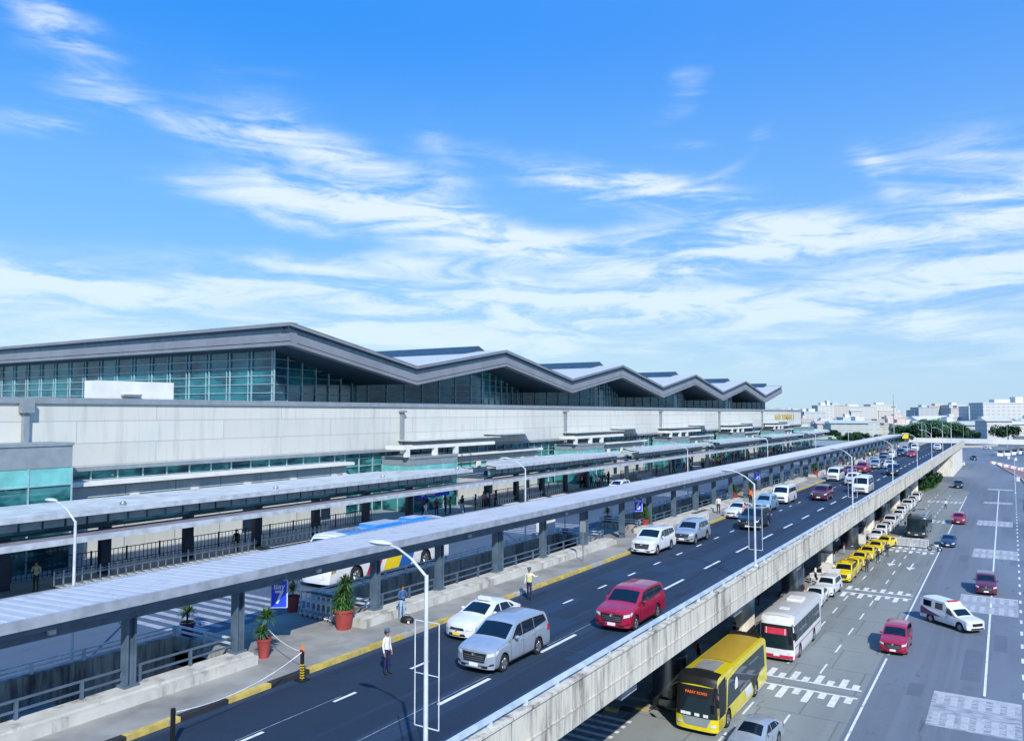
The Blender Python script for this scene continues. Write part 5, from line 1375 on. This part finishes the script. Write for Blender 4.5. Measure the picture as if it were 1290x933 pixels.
# terminal side crowd
for j, (x, y, c) in enumerate([(-47.6, 60.2, 'white'), (-48.4, 61.3, 'beige'), (-48.6, 63.2, 'maroon'), (-48.0, 63.9, 'maroon'), (-48.5, 65.3, 'grey'), (-47.7, 66.2, 'black'), (-48.1, 66.9, 'navy'), (-47.6, 68.5, 'black'), (-48.4, 71.2, 'pink'), (-48.7, 72.4, 'white'), (-48.1, 73.0, 'red'), (-49.5, 62.2, 'blue'), (-50.0, 66.5, 'grey')]):
    person(random.choice(['stand', 'walk', 'hold', 'phone']), x, y, P7, random.uniform(0, 360), ('skin', c, random.choice(['black', 'navy', 'denim', 'black']), 'black'), 'traveller standing with the group at the nearest terminal entrance', 'travellers at the nearest terminal entrance', (random.choice(['hair', 'long_hair']),))
for j in range(12):
    person(random.choice(['stand', 'walk', 'hold']), -49+random.uniform(-1.2, 1.4), 100+random.uniform(-3, 5), P7, random.uniform(0, 360), ('skin', random.choice(['white', 'black', 'navy', 'blue', 'black']), 'black', 'black'), 'traveller in the cluster under the second kerb canopy', 'travellers under the second kerb canopy', (random.choice(['hair', 'long_hair']),))
for j in range(64):
    person(random.choice(['stand', 'walk', 'hold', 'phone']), -48.3+random.uniform(-2.2, 1.5), 124+j*1.35+random.uniform(-1, 1), P7, random.uniform(0, 360), ('skin', random.choice(tops), random.choice(['black', 'navy']), 'black'), 'traveller in the long crowd along the terminal kerb beyond the second canopy', 'long crowd along the terminal kerb', (random.choice(['hair', 'long_hair']),))
person('stand', -48.3, 38.9, P7, 30, ('skin', 'black', 'black', 'black'), 'person in black standing by the end of the nearest trolley row')
person('hold', -47.9, 24.6, P7, 40, ('skin', 'beige', 'black', 'black'), 'person in pale top by the trolley row at the left edge')
person('stand', -44.2, 98.5, DZ, 30, ('skin', 'yellow', 'black', 'black'), 'person in yellow top beside the white compact car on the inner road')
# lower level
for x, y, c, p_, l in [(-14.3, 97.5, 'navy', 'stand', 'nearest'), (-14.0, 104.0, 'navy', 'hold', 'second'), (-13.7, 109.6, 'navy', 'stand', 'farthest')]:
    person(p_, x, y, 0, 20, ('skin', c, 'navy', 'black'), f'{l} dark uniformed attendant beside the yellow taxis', 'attendants beside the yellow taxis')
person('stand', -10.9, 168, 0, 0, ('skin', 'white', 'navy', 'black'), 'person in white shirt standing on the distant lower crossing')
for j, (x, y, c) in enumerate([(-19.2, 52.5, 'black'), (-19.8, 53.6, 'maroon'), (-18.9, 54.4, 'black'), (-19.4, 55.4, 'pink'), (-17.8, 60.0, 'white'), (-18.4, 61.2, 'black'), (-17.9, 74.4, 'grey'), (-20.3, 75.0, 'white'), (-18.9, 99.5, 'black'), (-18.3, 100.6, 'navy'), (-19.0, 101.8, 'black'), (-17.9, 88.2, 'white'), (-18.3, 107.2, 'red'), (-19.2, 114.5, 'pink'), (-18.7, 117.2, 'beige')]):
    person(random.choice(['stand', 'hold', 'phone']), x, y, .16, random.uniform(0, 360), ('skin', c, random.choice(['black', 'navy', 'denim']), 'black'), 'traveller waiting in the shade on the pavement under the elevated road', 'travellers under the elevated road', (random.choice(['hair', 'long_hair']),))
suitcase(-18.6, 52.0, .16, 20, M['orange'], 'orange suitcase on the shaded pavement beside the yellow bus'); suitcase(-18.2, 62.2, .16, 60, M['p_white'], 'white suitcase on the shaded pavement beside the white and red coach')
for o in HM.values():
    bpy.data.objects.remove(o)

# ------------------------------------------------------------------ trolleys
def trolley(parent=None):
    r = empty('luggage_trolley', (0, 0, -70))
    f = MB()
    for sg in (1, -1):
        f.tube([(sg*.28, .42, .16), (sg*.16, -.50, .13)], .018, 6); f.box(sg*.27-.03, sg*.27+.03, .42, .46, .14, .98)
        f.tube([(sg*.26, .36, .62), (sg*.25, .12, .62)], .012, 6)
    f.tube([(-.16, -.5, .13), (.16, -.5, .13)], .018, 6); f.tube([(-.28, .42, .16), (.28, .42, .16)], .018, 6)
    for k in range(4): f.tube([(-.2+.13*k, .42, .17), (-.12+.08*k, -.48, .14)], .008, 5)
    f.build('frame', M['trolley'], r, local=True)
    b = MB()
    b.box(-.25, .25, .14, .46, .62, .635)
    for k in range(6): b.tube([(-.25+.1*k, .14, .63), (-.25+.1*k, .13, .82)], .006, 5)
    b.tube([(-.25, .13, .82), (.25, .13, .82)], .008, 5); b.tube([(.25, .13, .82), (.25, .47, .84)], .008, 5); b.tube([(-.25, .13, .82), (-.25, .47, .84)], .008, 5)
    b.build('basket', M['trolley'], r, local=True)
    b = MB(); b.tube([(-.29, .52, 1.0), (.29, .52, 1.0)], .022, 8); b.build('handle', M['black'], r, local=True)
    for x, y in ((.24, .40), (-.24, .40), (0, -.5)):
        MB().lathe([(.001, -.02), (.065, -.02), (.065, .02), (.001, .02)], (x, y, .065), 12, axis='x').build('wheel', M['black'], r, local=True)
    return r
TR = trolley(); index_kids()
def trow(n_, x0, y0, dx, dy, z, rot, label, group):
    for i in range(n_):
        o = copy_tree(TR); o.name = 'luggage_trolley'; o.location = (x0+dx*i, y0+dy*i, z); o.rotation_euler = (0, 0, radians(rot)); tag(o, label, 'trolley', group)
trow(26, -47.3, 25.8, -.0, .56, P7, 90, 'steel trolley nested in the long row along the near terminal kerb', 'long trolley row at the near terminal kerb')
trow(15, -48.0, 41.6, 0, .45, P7, 90, 'steel trolley in the packed second row beyond the dark column', 'second trolley row beyond the dark column')
trow(7, -31.0, 29.3, .38, -.03, P7, 35, 'steel trolley in the short nested row beside the Bay 7 sign', 'short trolley row by the Bay 7 sign')
for q, (y, nn) in enumerate([(73.8, 6), (79.2, 8), (84.5, 7)]):
    trow(nn, -47.6, y, 0, .5, P7, 90, f'trolley in the {["first", "second", "third"][q]} small row between the two nearest kerb canopies', f'small trolley row {["one", "two", "three"][q]} past the entrance')
trow(9, -25.0, 70.5, 0, .42, P7, 0, 'trolley nested along the sidewalk plinth just beyond Bay 6', 'trolleys beside the plinth past Bay 6')
trow(10, -48.0, 113, 0, .5, P7, 90, 'trolley standing near the columns past the second canopy', 'trolleys past the second canopy')
kill(TR)
# stacked orange baskets, booth, kiosks on the lower pavement
for i, (x, y, k) in enumerate([(-17.9, 78.2, 'first'), (-18.0, 80.0, 'second'), (-17.75, 68.2, 'third'), (-17.9, 110.0, 'fourth'), (-18.2, 112.2, 'fifth'), (-17.9, 137, 'sixth')]):
    o = empty('round_planter', (x, y+2, .16), 0, f'{["pair", "pair", "single", "pair", "pair", "single"][i]} orange round tub on the lower pavement, {k} of six', 'tub', 'orange tubs on the lower pavement')
    MB().lathe([(.32, 0), (.42, .5), (.45, .52), (.45, .6), (.38, .6), (.36, .5), (.001, .48)], seg=20).build('tub', M['orange'], o, smooth=True, local=True)
def kiosk(x, y, label, col):
    o = empty('kiosk', (x, y, .16), 0, label, 'kiosk')
    MB().box(-.5, .5, -.5, .5, 0, 1.1).box(-.5, -.44, -.5, -.44, 1.1, 2.3).box(.44, .5, -.5, -.44, 1.1, 2.3).box(-.5, -.44, .44, .5, 1.1, 2.3).box(.44, .5, .44, .5, 1.1, 2.3).build('counter', M[col], o, local=True)
    MB().box(-.62, .62, -.62, .62, 2.3, 2.42).build('roof', M['p_darkblue'], o, local=True); MB().box(-.3, .3, -.515, -.505, .4, .9).build('poster', M['white'], o, local=True)
kiosk(-17.75, 93.6, 'white and blue information kiosk beside the third concrete pillar', 'white'); kiosk(-17.8, 117.5, 'plain white kiosk on the pavement close to the last yellow taxi', 'twhite')
for i in range(2):
    o = empty('stacked_chairs', (-18.0+.6*i, 87.2+.5*i, .16), radians(30), f'{["left", "right"][i]} stack of white plastic chairs by the raised hatch off roader', 'chairs', 'stacks of white chairs under the elevated road')
    for k in range(4): MB().box(-.22, .22, -.2, .2, .42+.07*k, .45+.07*k).box(-.22, .22, .18, .21, .45+.07*k, .85+.07*k).build('chair_shell', M['white'], o, local=True)
    MB().tube([(-.2, -.2, 0), (-.18, -.18, .42)], .02, 6).tube([(.2, -.2, 0), (.18, -.18, .42)], .02, 6).tube([(-.2, .2, 0), (-.18, .18, .42)], .02, 6).tube([(.2, .2, 0), (.18, .18, .42)], .02, 6).build('legs', M['white'], o, local=True)
# white crowd barriers
for i in range(2):
    x0 = -13.9+2.15*i
    o = empty('crowd_barrier', (x0+1.0, 118.2, 0), 0, f'{["left", "right"][i]} white crowd barrier in front of the parked dark bus', 'barrier', 'crowd barriers in front of the dark bus')
    f = MB(); f.tube([(-1.0, 0, .12), (-1.0, 0, 1.15), (1.0, 0, 1.15), (1.0, 0, .12)], .04, 6); f.tube([(-1.0, 0, .2), (1.0, 0, .2)], .03, 6)
    f.build('frame', M['white'], o, local=True); f = MB()
    for k in range(13): f.tube([(-.92+.153*k, 0, .2), (-.92+.153*k, 0, 1.15)], .028, 5)
    f.build('bars', M['white'], o, local=True); MB().box(-.9, -.84, -.3, .3, 0, .05).box(.84, .9, -.3, .3, 0, .05).build('feet', M['white'], o, local=True)
# white sandwich / motorbike near the barrier
o = empty('motorcycle', (-8.95, 116.6, 0), radians(70), 'parked motorcycle with white fairing beside the crowd barrier', 'motorcycle')
for y in (-.62, .62):
    MB().lathe([(.18, -.03), (.3, -.05), (.3, .05), (.18, .03)], (0, y, .3), 18, axis='x').build('wheel', M['rubber'], o, local=True)
m_ = MB(); ellip(m_, (0, -.15, .72), (.15, .35, .15), 12, 6, -1); m_.tube([(0, -.62, .3), (0, -.42, .95)], .035, 6); m_.tube([(0, .6, .3), (0, .1, .5), (0, -.3, .45)], .05, 6); m_.build('body', M['p_white'], o, smooth=True, local=True)
MB().box(-.12, .12, .05, .65, .74, .82).build('saddle', M['black'], o, local=True); MB().tube([(-.33, -.35, 1.02), (0, -.42, .98), (.33, -.35, 1.02)], .018, 6).build('handlebar', M['black'], o, local=True)

# ------------------------------------------------------------------ potted yuccas
def yucca_head(mb, c, R_, n_, up=.45, droop=.25, w_=.028):
    for i in range(n_):
        a = random.uniform(0, 2*pi); e = random.uniform(-.15, 1.35)
        L_ = R_*random.uniform(.8, 1.1); d = Vector((cos(a)*cos(e), sin(a)*cos(e), sin(e))); s_ = Vector((-sin(a), cos(a), 0))*w_
        p0 = Vector(c); p1 = p0+d*L_*.5; p2 = p0+d*L_-Vector((0, 0, droop*L_*cos(e)**2))
        p15 = p0+d*L_*.8-Vector((0, 0, droop*L_*.35*cos(e)**2)); mb.add([p0-s_*.5, p0+s_*.5, p1+s_, p1-s_, p15+s_*.7, p15-s_*.7, p2-Vector((0, 0, .1*L_))], [(0, 1, 2, 3), (3, 2, 4, 5), (5, 4, 6)])
def yucca(x, y, z, pot_h, pot_r, heads, label, leaf='leaf', mat='terracotta', bushy=False):
    o = empty('potted_plant', (x, y, z), random.random()*6, label, 'potted plant')
    MB().lathe([(.001, 0), (pot_r*.68, 0), (pot_r*.95, pot_h*.88), (pot_r*1.06, pot_h*.88), (pot_r*1.06, pot_h), (pot_r*.92, pot_h), (pot_r*.88, pot_h*.93)], seg=24).build('pot', M[mat], o, smooth=True, local=True)
    MB().lathe([(.001, pot_h*.93), (pot_r*.9, pot_h*.93)], seg=20).build('soil', M['soil'], o, local=True)
    f = MB(); st = MB()
    for (hx, hy, hz, R_, n_) in heads:
        st.tube([(hx*.3, hy*.3, pot_h*.9), (hx, hy, hz)], .035, 6); yucca_head(f, (hx, hy, hz), R_, n_)
        if bushy:
            for q in range(5): yucca_head(f, (hx+random.uniform(-.22, .22), hy+random.uniform(-.22, .22), pot_h+(hz-pot_h)*q/5), R_*1.0, 34)
    st.build('stem', M['bark'], o, local=True); f.build('foliage', M[leaf], o, local=True)
yucca(-27.0, 23.25, P7, .8, .30, [(-.1, 0, 1.0, .48, 130), (.05, .1, 1.6, .55, 150)], 'tall two headed yucca in a red pot at the end of the nearest plinth')
yucca(-32.9, 23.8, DZ, .7, .34, [(0, 0, 1.1, .55, 110), (.05, 0, 2.15, .68, 140)], 'two tiered yucca in a dark red pot behind the light well rail', mat='p_maroon')
yucca(-31.9, 29.3, DZ, .95, .36, [(0, 0, 1.25, .5, 90), (0, .05, 1.9, .75, 150)], 'yellow green yucca in a terracotta pot right of the Bay 7 sign', 'leafy')
yucca(-27.3, 28.3, P7, .95, .50, [(-.1, 0, 1.5, .6, 120), (.1, .05, 2.1, .6, 120), (0, -.1, 1.2, .6, 90)], 'dense green yucca in a broad terracotta pot beside the plinth end', bushy=True)
yucca(-32.7, 60.5, DZ, .5, .3, [(0, 0, 1.9, .72, 130)], 'slim palm like yucca behind the walkway column before Bay 6')
yucca(-31.0, 65.4, P7, .95, .36, [(0, 0, 1.3, .6, 90), (0, 0, 2.1, .85, 150)], 'bright yellow green yucca in a red pot near the Bay 6 sign', 'leafy')
yucca(-27.6, 65.7, P7, .95, .42, [(0, 0, 1.4, .5, 120), (0, .1, 1.9, .5, 100)], 'dark green shrub in a red pot in the middle of the Bay 6 opening', bushy=True)
yucca(-27.6, 92.4, P7, .95, .42, [(0, 0, 1.4, .6, 120)], 'round green yucca in a red pot at the near side of the Bay 5 opening', bushy=True)
yucca(-27.4, 98.6, P7, .9, .45, [(0, 0, 1.5, .6, 110)], 'second red pot with green yucca at the far side of the Bay 5 opening', bushy=True)
yucca(-26.6, 132.6, P7, .9, .42, [(0, 0, 1.8, .7, 130)], 'green yucca in a red pot beyond the third light well', bushy=True)

# ================================================================== FAR SCENERY
random.seed(21)
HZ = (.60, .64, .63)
def hz(c, t): return tuple(c[i]*(1-t)+HZ[i]*t for i in range(3))  # paints distance haze into the far wall, window and roof colours
def facade_mat(name, wall, win, fl=3.2, bay=3.4):
    m, n = nt(name)
    oc = N(n, 'ShaderNodeTexCoord').outputs['Object']; sp = N(n, 'ShaderNodeSeparateXYZ'); n.links.new(oc, sp.inputs[0])
    fz = math_(n, 'FRACT', math_(n, 'DIVIDE', sp.outputs[2], fl)); fx = math_(n, 'FRACT', math_(n, 'DIVIDE', math_(n, 'ADD', math_(n, 'ADD', sp.outputs[0], sp.outputs[1]), 500), bay))
    msk = math_(n, 'MULTIPLY', math_(n, 'MULTIPLY', math_(n, 'GREATER_THAN', fz, .42), math_(n, 'LESS_THAN', fz, .86)), math_(n, 'MULTIPLY', math_(n, 'GREATER_THAN', fx, .22), math_(n, 'LESS_THAN', fx, .82)))
    c = mixc(n, msk, wall, win); finish(n, m, c, .8, spec=.2); return m
WALLS = [(.62, .62, .60), (.70, .70, .68), (.55, .40, .32), (.62, .50, .36), (.50, .54, .60), (.72, .66, .58), (.36, .42, .52), (.60, .46, .42)]
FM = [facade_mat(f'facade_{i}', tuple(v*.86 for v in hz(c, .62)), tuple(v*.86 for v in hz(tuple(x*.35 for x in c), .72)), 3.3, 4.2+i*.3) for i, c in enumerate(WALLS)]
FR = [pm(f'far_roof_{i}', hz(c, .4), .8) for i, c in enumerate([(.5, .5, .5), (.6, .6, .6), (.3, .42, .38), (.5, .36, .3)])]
desc = ['pale grey', 'white', 'brick brown', 'tan', 'blue grey', 'cream', 'slate blue', 'dusty pink']
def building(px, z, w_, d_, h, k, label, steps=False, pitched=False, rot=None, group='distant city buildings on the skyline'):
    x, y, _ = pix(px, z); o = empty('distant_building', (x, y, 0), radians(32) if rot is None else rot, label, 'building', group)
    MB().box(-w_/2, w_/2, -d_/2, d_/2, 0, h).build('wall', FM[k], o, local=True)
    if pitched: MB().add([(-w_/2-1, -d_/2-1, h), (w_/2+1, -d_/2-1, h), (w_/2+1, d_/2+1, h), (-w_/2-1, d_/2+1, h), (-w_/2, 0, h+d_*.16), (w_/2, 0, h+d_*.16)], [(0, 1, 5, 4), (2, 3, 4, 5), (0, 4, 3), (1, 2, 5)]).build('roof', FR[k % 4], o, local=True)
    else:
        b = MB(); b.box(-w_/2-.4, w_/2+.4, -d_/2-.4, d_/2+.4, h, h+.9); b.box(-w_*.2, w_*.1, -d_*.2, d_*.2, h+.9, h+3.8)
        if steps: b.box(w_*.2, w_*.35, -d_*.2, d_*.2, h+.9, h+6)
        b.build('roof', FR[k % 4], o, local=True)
# large named ones
building(1262, 720, 46, 22, 25, 1, 'long white office block with regular window grid on the right skyline', True, rot=radians(30))
building(1228, 760, 22, 18, 22, 4, 'blue grey block attached left of the long white office block', rot=radians(30))
building(1292, 740, 16, 22, 22, 1, 'white block at the right edge of the skyline', rot=radians(30))
building(1210, 900, 34, 20, 21, 7, 'dusty pink block on the right skyline', group=None); building(1200, 980, 20, 20, 25, 5, 'cream tower block left of the dusty pink one', group=None)
building(1182, 1000, 34, 20, 24, 3, 'tan apartment block above the dark trees', group=None); building(1163, 950, 22, 20, 22, 6, 'slate blue block above the dark trees', group=None)
building(1036, 900, 18, 18, 24, 1, 'tall white narrow block above the end of the terminal', True, group=None); building(1022, 820, 22, 18, 17, 4, 'blue glass fronted block next to the tall white one', group=None)
building(1052, 1000, 26, 18, 25, 2, 'brick brown block on the left skyline', group=None); building(1075, 1100, 50, 20, 24, 0, 'long pale grey block in the middle of the skyline', group=None)
building(1108, 1250, 40, 24, 28, 5, 'cream block behind the tall mast', group=None)
for i in range(110):
    px = random.uniform(985, 1330); z = random.uniform(560, 1900) if i > 40 else random.uniform(520, 800)
    h = 18-(518-random.uniform(513.5, 520.5))/1000*-z*1.0 if z > 900 else random.uniform(5, 12)
    h = max(5, min(38, (18+random.uniform(-4, 2.8)/1000*z) if z > 900 else random.uniform(5, 12)))
    k = random.randrange(8)
    building(px, z, random.uniform(10, 34), random.uniform(10, 20), h, k, f'{desc[k]} low building in the hazy city beyond the airport', pitched=random.random() < .35, group=f'{desc[k]} buildings in the hazy city')
for a, c_, z, k in ((1195, 1240, 600, 3), (1238, 1300, 590, 5), (1075, 1105, 640, 1)):
    building((a+c_)/2, z, (c_-a)/1000*z*1.0, 14, 8.5 if z < 620 else 7, k, {3: 'long low tan warehouse behind the round tree', 5: 'long low cream warehouse at the right edge', 1: 'low white shed beyond the lawn'}[k], pitched=True, group=None, rot=YAW)
building(1058, 560, 20, 12, 8, 0, 'low grey depot with many openings beyond the lawn', group=None, rot=YAW)
# haze coloured hills of city mass
b = MB()
for i in range(160):
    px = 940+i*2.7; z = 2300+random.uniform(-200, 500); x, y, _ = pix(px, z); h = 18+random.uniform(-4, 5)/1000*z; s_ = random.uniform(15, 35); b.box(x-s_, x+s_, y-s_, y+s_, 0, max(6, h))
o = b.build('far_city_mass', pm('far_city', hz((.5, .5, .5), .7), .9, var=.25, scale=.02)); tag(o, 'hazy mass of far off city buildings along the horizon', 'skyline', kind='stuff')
# far barrier wall and lawn
def P3(px, z, Z=0): return pix(px, z, Z)
def wallstrip(pts, h0, h1, th, name, mat, label, cat):
    b = MB()
    for (p, q) in zip(pts[:-1], pts[1:]):
        d = (Vector(q)-Vector(p)); nrm = Vector((-d.y, d.x, 0)).normalized()*th
        P_ = [Vector(p), Vector(q), Vector(q)+nrm, Vector(p)+nrm]
        b.add([(v.x, v.y, hh) for hh in (h0, h1) for v in P_], [(0, 1, 5, 4), (1, 2, 6, 5), (2, 3, 7, 6), (3, 0, 4, 7), (4, 5, 6, 7)])
    o = b.build(name, mat); tag(o, label, cat)
wallstrip([P3(1120, 470), P3(1190, 455), P3(1250, 440), P3(1330, 425)], 0, 2.7, .5, 'barrier_wall', M['twhite'], 'long pale barrier wall crossing the view at the end of the road', 'wall')
wallstrip([P3(1208, 395), P3(1235, 400), P3(1255, 415)], 0, 1.0, .4, 'low_divider', M['curbstone'], 'low pale concrete divider by the far bend', 'divider')
x0 = P3(1010, 330); x1 = P3(1140, 400); x2 = P3(1150, 640); x3 = P3(1000, 600)
struct(MB().add([(x0[0], x0[1], .02), (x1[0], x1[1], .02), (x2[0], x2[1], .02), (x3[0], x3[1], .02)], [(0, 1, 2, 3)]).build('lawn', M['grass']))
# ramp at the end of the deck
struct(MB().box(-45, -14.3, 252, 302, 0, 6.7).build('ramp_abutment', M['pillar']))
# trees -----------------------------------------------------------
def leaf_mesh(R_, H_, n_, clumps, seed, leafsize):
    random.seed(seed); mb = MB(); cs = []
    for i in range(clumps):
        a = random.uniform(0, 2*pi); rr = sqrt(random.random())*.85; cs.append((cos(a)*rr*R_, sin(a)*rr*R_, random.uniform(.25, .95)*H_*(1-.45*rr), random.uniform(.22, .42)))
    for i in range(n_):
        cx, cy, cz, cr = random.choice(cs); d = Vector((random.gauss(0, 1), random.gauss(0, 1), random.gauss(0, .8))).normalized()*cr*(R_+H_)*.42*random.uniform(.6, 1.05)
        p = Vector((cx, cy, cz))+d; u = Vector((random.gauss(0, 1), random.gauss(0, 1), random.gauss(0, .6))).normalized(); v = u.cross(Vector((random.random(), random.random(), 1))).normalized()
        s_ = leafsize*random.uniform(.6, 1.3); mb.add([p-u*s_, p-v*s_*.6, p+u*s_, p+v*s_*.6], [(0, 1, 2, 3)])
    return mb, cs
LT = []
for sd in range(3):
    mb, cs = leaf_mesh(9, 8, 5200, 16, sd+50, .55); ob = mb.build('crown', M['treeleaf']); LT.append((ob.data, cs)); bpy.data.objects.remove(ob)
def tree(px, z, h, R_, label, group=None, v=0, name='broadleaf_tree'):
    x, y, _ = pix(px, z); o = empty(name, (x, y, 0), random.random()*6, label, 'tree', group)
    me, cs = LT[v % 3]; c = bpy.data.objects.new('crown', me); COL.objects.link(c); c.parent = o; c.scale = (R_/9, R_/9, (h*.72)/8); c.location = (0, 0, h*.25)
    t = MB(); t.tube([(0, 0, 0), (.1, 0, h*.3), (0, .1, h*.5)], [h*.035, h*.025, h*.015], 8)
    for (cx, cy, cz, cr) in cs[:6]: t.tube([(.1, 0, h*.3), (cx*R_/9*.6, cy*R_/9*.6, h*.25+cz*h*.72/8*.7)], [h*.016, h*.005], 6)
    t.build('trunk', M['bark'], o, smooth=True, local=True)
random.seed(5)
for i, (px, z, h, R_, l) in enumerate([(1152, 480, 11, 12, 'leftmost'), (1166, 470, 13.5, 13, 'second'), (1180, 485, 14, 13, 'third'), (1194, 490, 12, 12, 'fourth'), (1203, 500, 9, 8, 'rightmost')]):
    tree(px, z, h, R_, f'{l} tree of the dark green clump at the far end of the road', 'dark green tree clump beyond the road', i)
tree(1268, 480, 11, 9, 'rounded dark tree standing alone near the right edge'); tree(1222, 500, 6, 5, 'small round tree between the clump and the lone tree', v=1)
for i in range(26):
    px = random.uniform(1015, 1160); z = random.uniform(430, 700)
    tree(px, z, random.uniform(3.5, 7), random.uniform(3, 6), 'small tree or shrub scattered around the lawn beyond the terminal', 'scattered trees around the far lawn', i)
for i in range(22):
    px = random.uniform(1100, 1320); z = random.uniform(620, 900)
    tree(px, z, random.uniform(7, 12), random.uniform(7, 14), 'tree showing between the far city buildings', 'trees between the far city buildings', i)
# island shrubs at the end of the lower pavement
for i, (x, y, s_, l) in enumerate([(-18.6, 203, 1.5, 'low spreading shrub on the far island nearest the white queue'), (-17.6, 211, 1.2, 'bright low shrub on the island edge'), (-19.4, 215, 2.6, 'tall dark palm like shrub under the parapet'), (-18.2, 222, 2.2, 'dark bushy shrub behind the low ones'), (-17.2, 229, 1.1, 'small shrub near the far tip of the island'), (-19.2, 208, 1.9, 'round shrub in the middle of the island')]):
    o = empty('shrub', (x, y, .1), 0, l, 'shrub'); me, cs = LT[i % 3]; c = bpy.data.objects.new('foliage', me); COL.objects.link(c); c.parent = o; c.scale = (s_*.16, s_*.16, s_*.2)
    c.material_slots[0].link = 'OBJECT'; c.material_slots[0].material = M['bushleaf']
    MB().tube([(0, 0, 0), (0, 0, s_*.8)], [.1, .05], 6).build('stem', M['bark'], o, local=True)
struct(MB().add([(-20.5, 198, .1), (-16.8, 200, .1), (-15.6, 215, .1), (-15.9, 232, .1), (-20.5, 240, .1)], [(0, 1, 2, 3, 4)]).build('planted_island', M['grass']))
# far street lamps and mast
o = empty('tall_mast', P3(1125, 330), 0, 'tall thin mast rising behind the end of the walkway canopy', 'mast')
MB().tube([(0, 0, 0), (0, 0, 22.5)], [.35, .12], 8).build('pole', M['galv'], o, smooth=True, local=True); MB().tube([(0, 0, 22), (0, 0, 25)], .05, 6).box(-.8, .8, -.1, .1, 19.6, 20.1).build('top_fitting', M['galv'], o, local=True)
for i, (px, z, h, l) in enumerate([(1160, 300, 13.5, 'first'), (1165, 330, 12.5, 'second'), (1172, 360, 12, 'third'), (1186, 380, 13, 'fourth'), (1197, 390, 12.5, 'fifth'), (1212, 420, 11, 'sixth'), (1267, 400, 11.5, 'seventh')]):
    x, y, _ = pix(px, z); lamp(x, y, 0, h, 3.2, 0, f'{l} distant lamp post from the left beyond the end of the elevated road', 'distant lamp posts beyond the elevated road', 1.0)
# lower road curved lamp
lamp(.1, 208, 0, 7.5, 3.2, 0, 'curved arm lamp post beside the right hand dashes of the lower road', None, 1.2)
# far right: kerb, barriers, booths
b = MB(); pts = [(2.6, 100), (2.0, 140), (1.5, 175), (1.9, 200), (2.6, 225), (1.6, 250), (-.8, 275), (-3.5, 300), (-6.5, 330)]
for (a, c_) in zip(pts[:-1], pts[1:]):
    n_ = 8
    for i in range(n_):
        t0, t1 = i/n_, (i+1)/n_; p = (a[0]+(c_[0]-a[0])*t0, a[1]+(c_[1]-a[1])*t0); q = (a[0]+(c_[0]-a[0])*t1, a[1]+(c_[1]-a[1])*t1)
        b.add([(p[0], p[1], 0), (p[0]+.35, p[1], 0), (q[0]+.35, q[1], 0), (q[0], q[1], 0), (p[0], p[1], .3), (p[0]+.35, p[1], .3), (q[0]+.35, q[1], .3), (q[0], q[1], .3)], [(4, 5, 6, 7), (0, 4, 7, 3), (1, 2, 6, 5), (0, 1, 5, 4)], i % 2)
b.build('painted_kerb', [M['pinkkerb'], M['curbstone']])['kind'] = 'structure'
struct(MB().add([(2.95, 100, .12), (40, 100, .12), (40, 330, .12), (-3.1, 300, .12), (2.0, 250, .12), (2.95, 225, .12), (1.9, 175, .12)], [(0, 1, 2, 3, 4, 5, 6)]).build('toll_plaza_pavement', pm('brick_pavement', (.25, .17, .17), .8, var=.3, scale=.4)))
random.seed(31)
for i in range(22):
    x = -6.5+i*.62; y = 322-i*2.6; m_ = ['pinkkerb', 'white', 'white'][i % 3]
    o = MB().box(x-.5, x+.5, y-.25, y+.25, 0, .25).box(x-.5, x+.5, y-.15, y+.15, .25, .9).build('plastic_barrier', M[m_]); tag(o, f'{"faded red" if m_ != "white" else m_} plastic road barrier in the far row leading to the toll booths', 'barrier', f'{"faded red" if m_ != "white" else m_} plastic barriers by the toll booths')
for i in range(5):
    x, y, _ = pix(1256+i*9, 335+random.uniform(-12, 12)); o = empty('toll_booth', (x, y, 0), radians(20), f'{["leftmost", "second", "middle", "fourth", "rightmost"][i]} white toll booth at the far right plaza', 'booth', 'toll booths at the far right plaza')
    MB().box(-1.1, 1.1, -1.4, 1.4, 0, 1.2).box(-1.1, 1.1, -1.4, 1.4, 2.1, 2.5).box(-1.1, -1.0, -1.4, 1.4, 1.2, 2.1).box(1.0, 1.1, -1.4, 1.4, 1.2, 2.1).build('wall', M['white'], o, local=True); MB().box(-1, 1, -1.3, 1.3, 1.2, 2.1).build('window', M['car_glass_blue'], o, local=True); MB().box(-1.6, 1.6, -2, 2, 2.5, 2.7).build('roof', M['p_grey'], o, local=True)
for i, (px, z) in enumerate([(1277, 290), (1285, 240), (1268, 300), (1286, 330), (1279, 205)]):
    x, y, _ = pix(px, z); o = empty('bollard_box', (x, y, .1), 0, f'{["first", "second", "third", "fourth", "fifth"][i]} white roadside marker box along the pink kerb', 'marker box', 'white marker boxes along the pink kerb'); MB().box(-.35, .35, -.35, .35, 0, 1.2).build('box', M['white'], o, local=True); MB().box(-.42, .42, -.42, .42, 1.2, 1.3).build('cap', M['galv'], o, local=True)
for i, (px, z) in enumerate([(1240, 340), (1262, 380), (1275, 350), (1283, 372), (1252, 395)]):
    pass
# yellow billboard cube at the end of the walkway canopy
x, y, _ = pix(1139, 262); o = empty('yellow_sign', (x, y, DZ), radians(10), 'yellow sign panel at the far end of the walkway canopy', 'sign'); MB().box(-.9, .9, -.1, .1, 1.6, 3.4).build('panel', M['p_brightyellow'], o, local=True); MB().tube([(0, 0, 0), (0, 0, 1.6)], .08, 6).build('post', M['galv'], o, local=True)
bpy.context.view_layer.update()
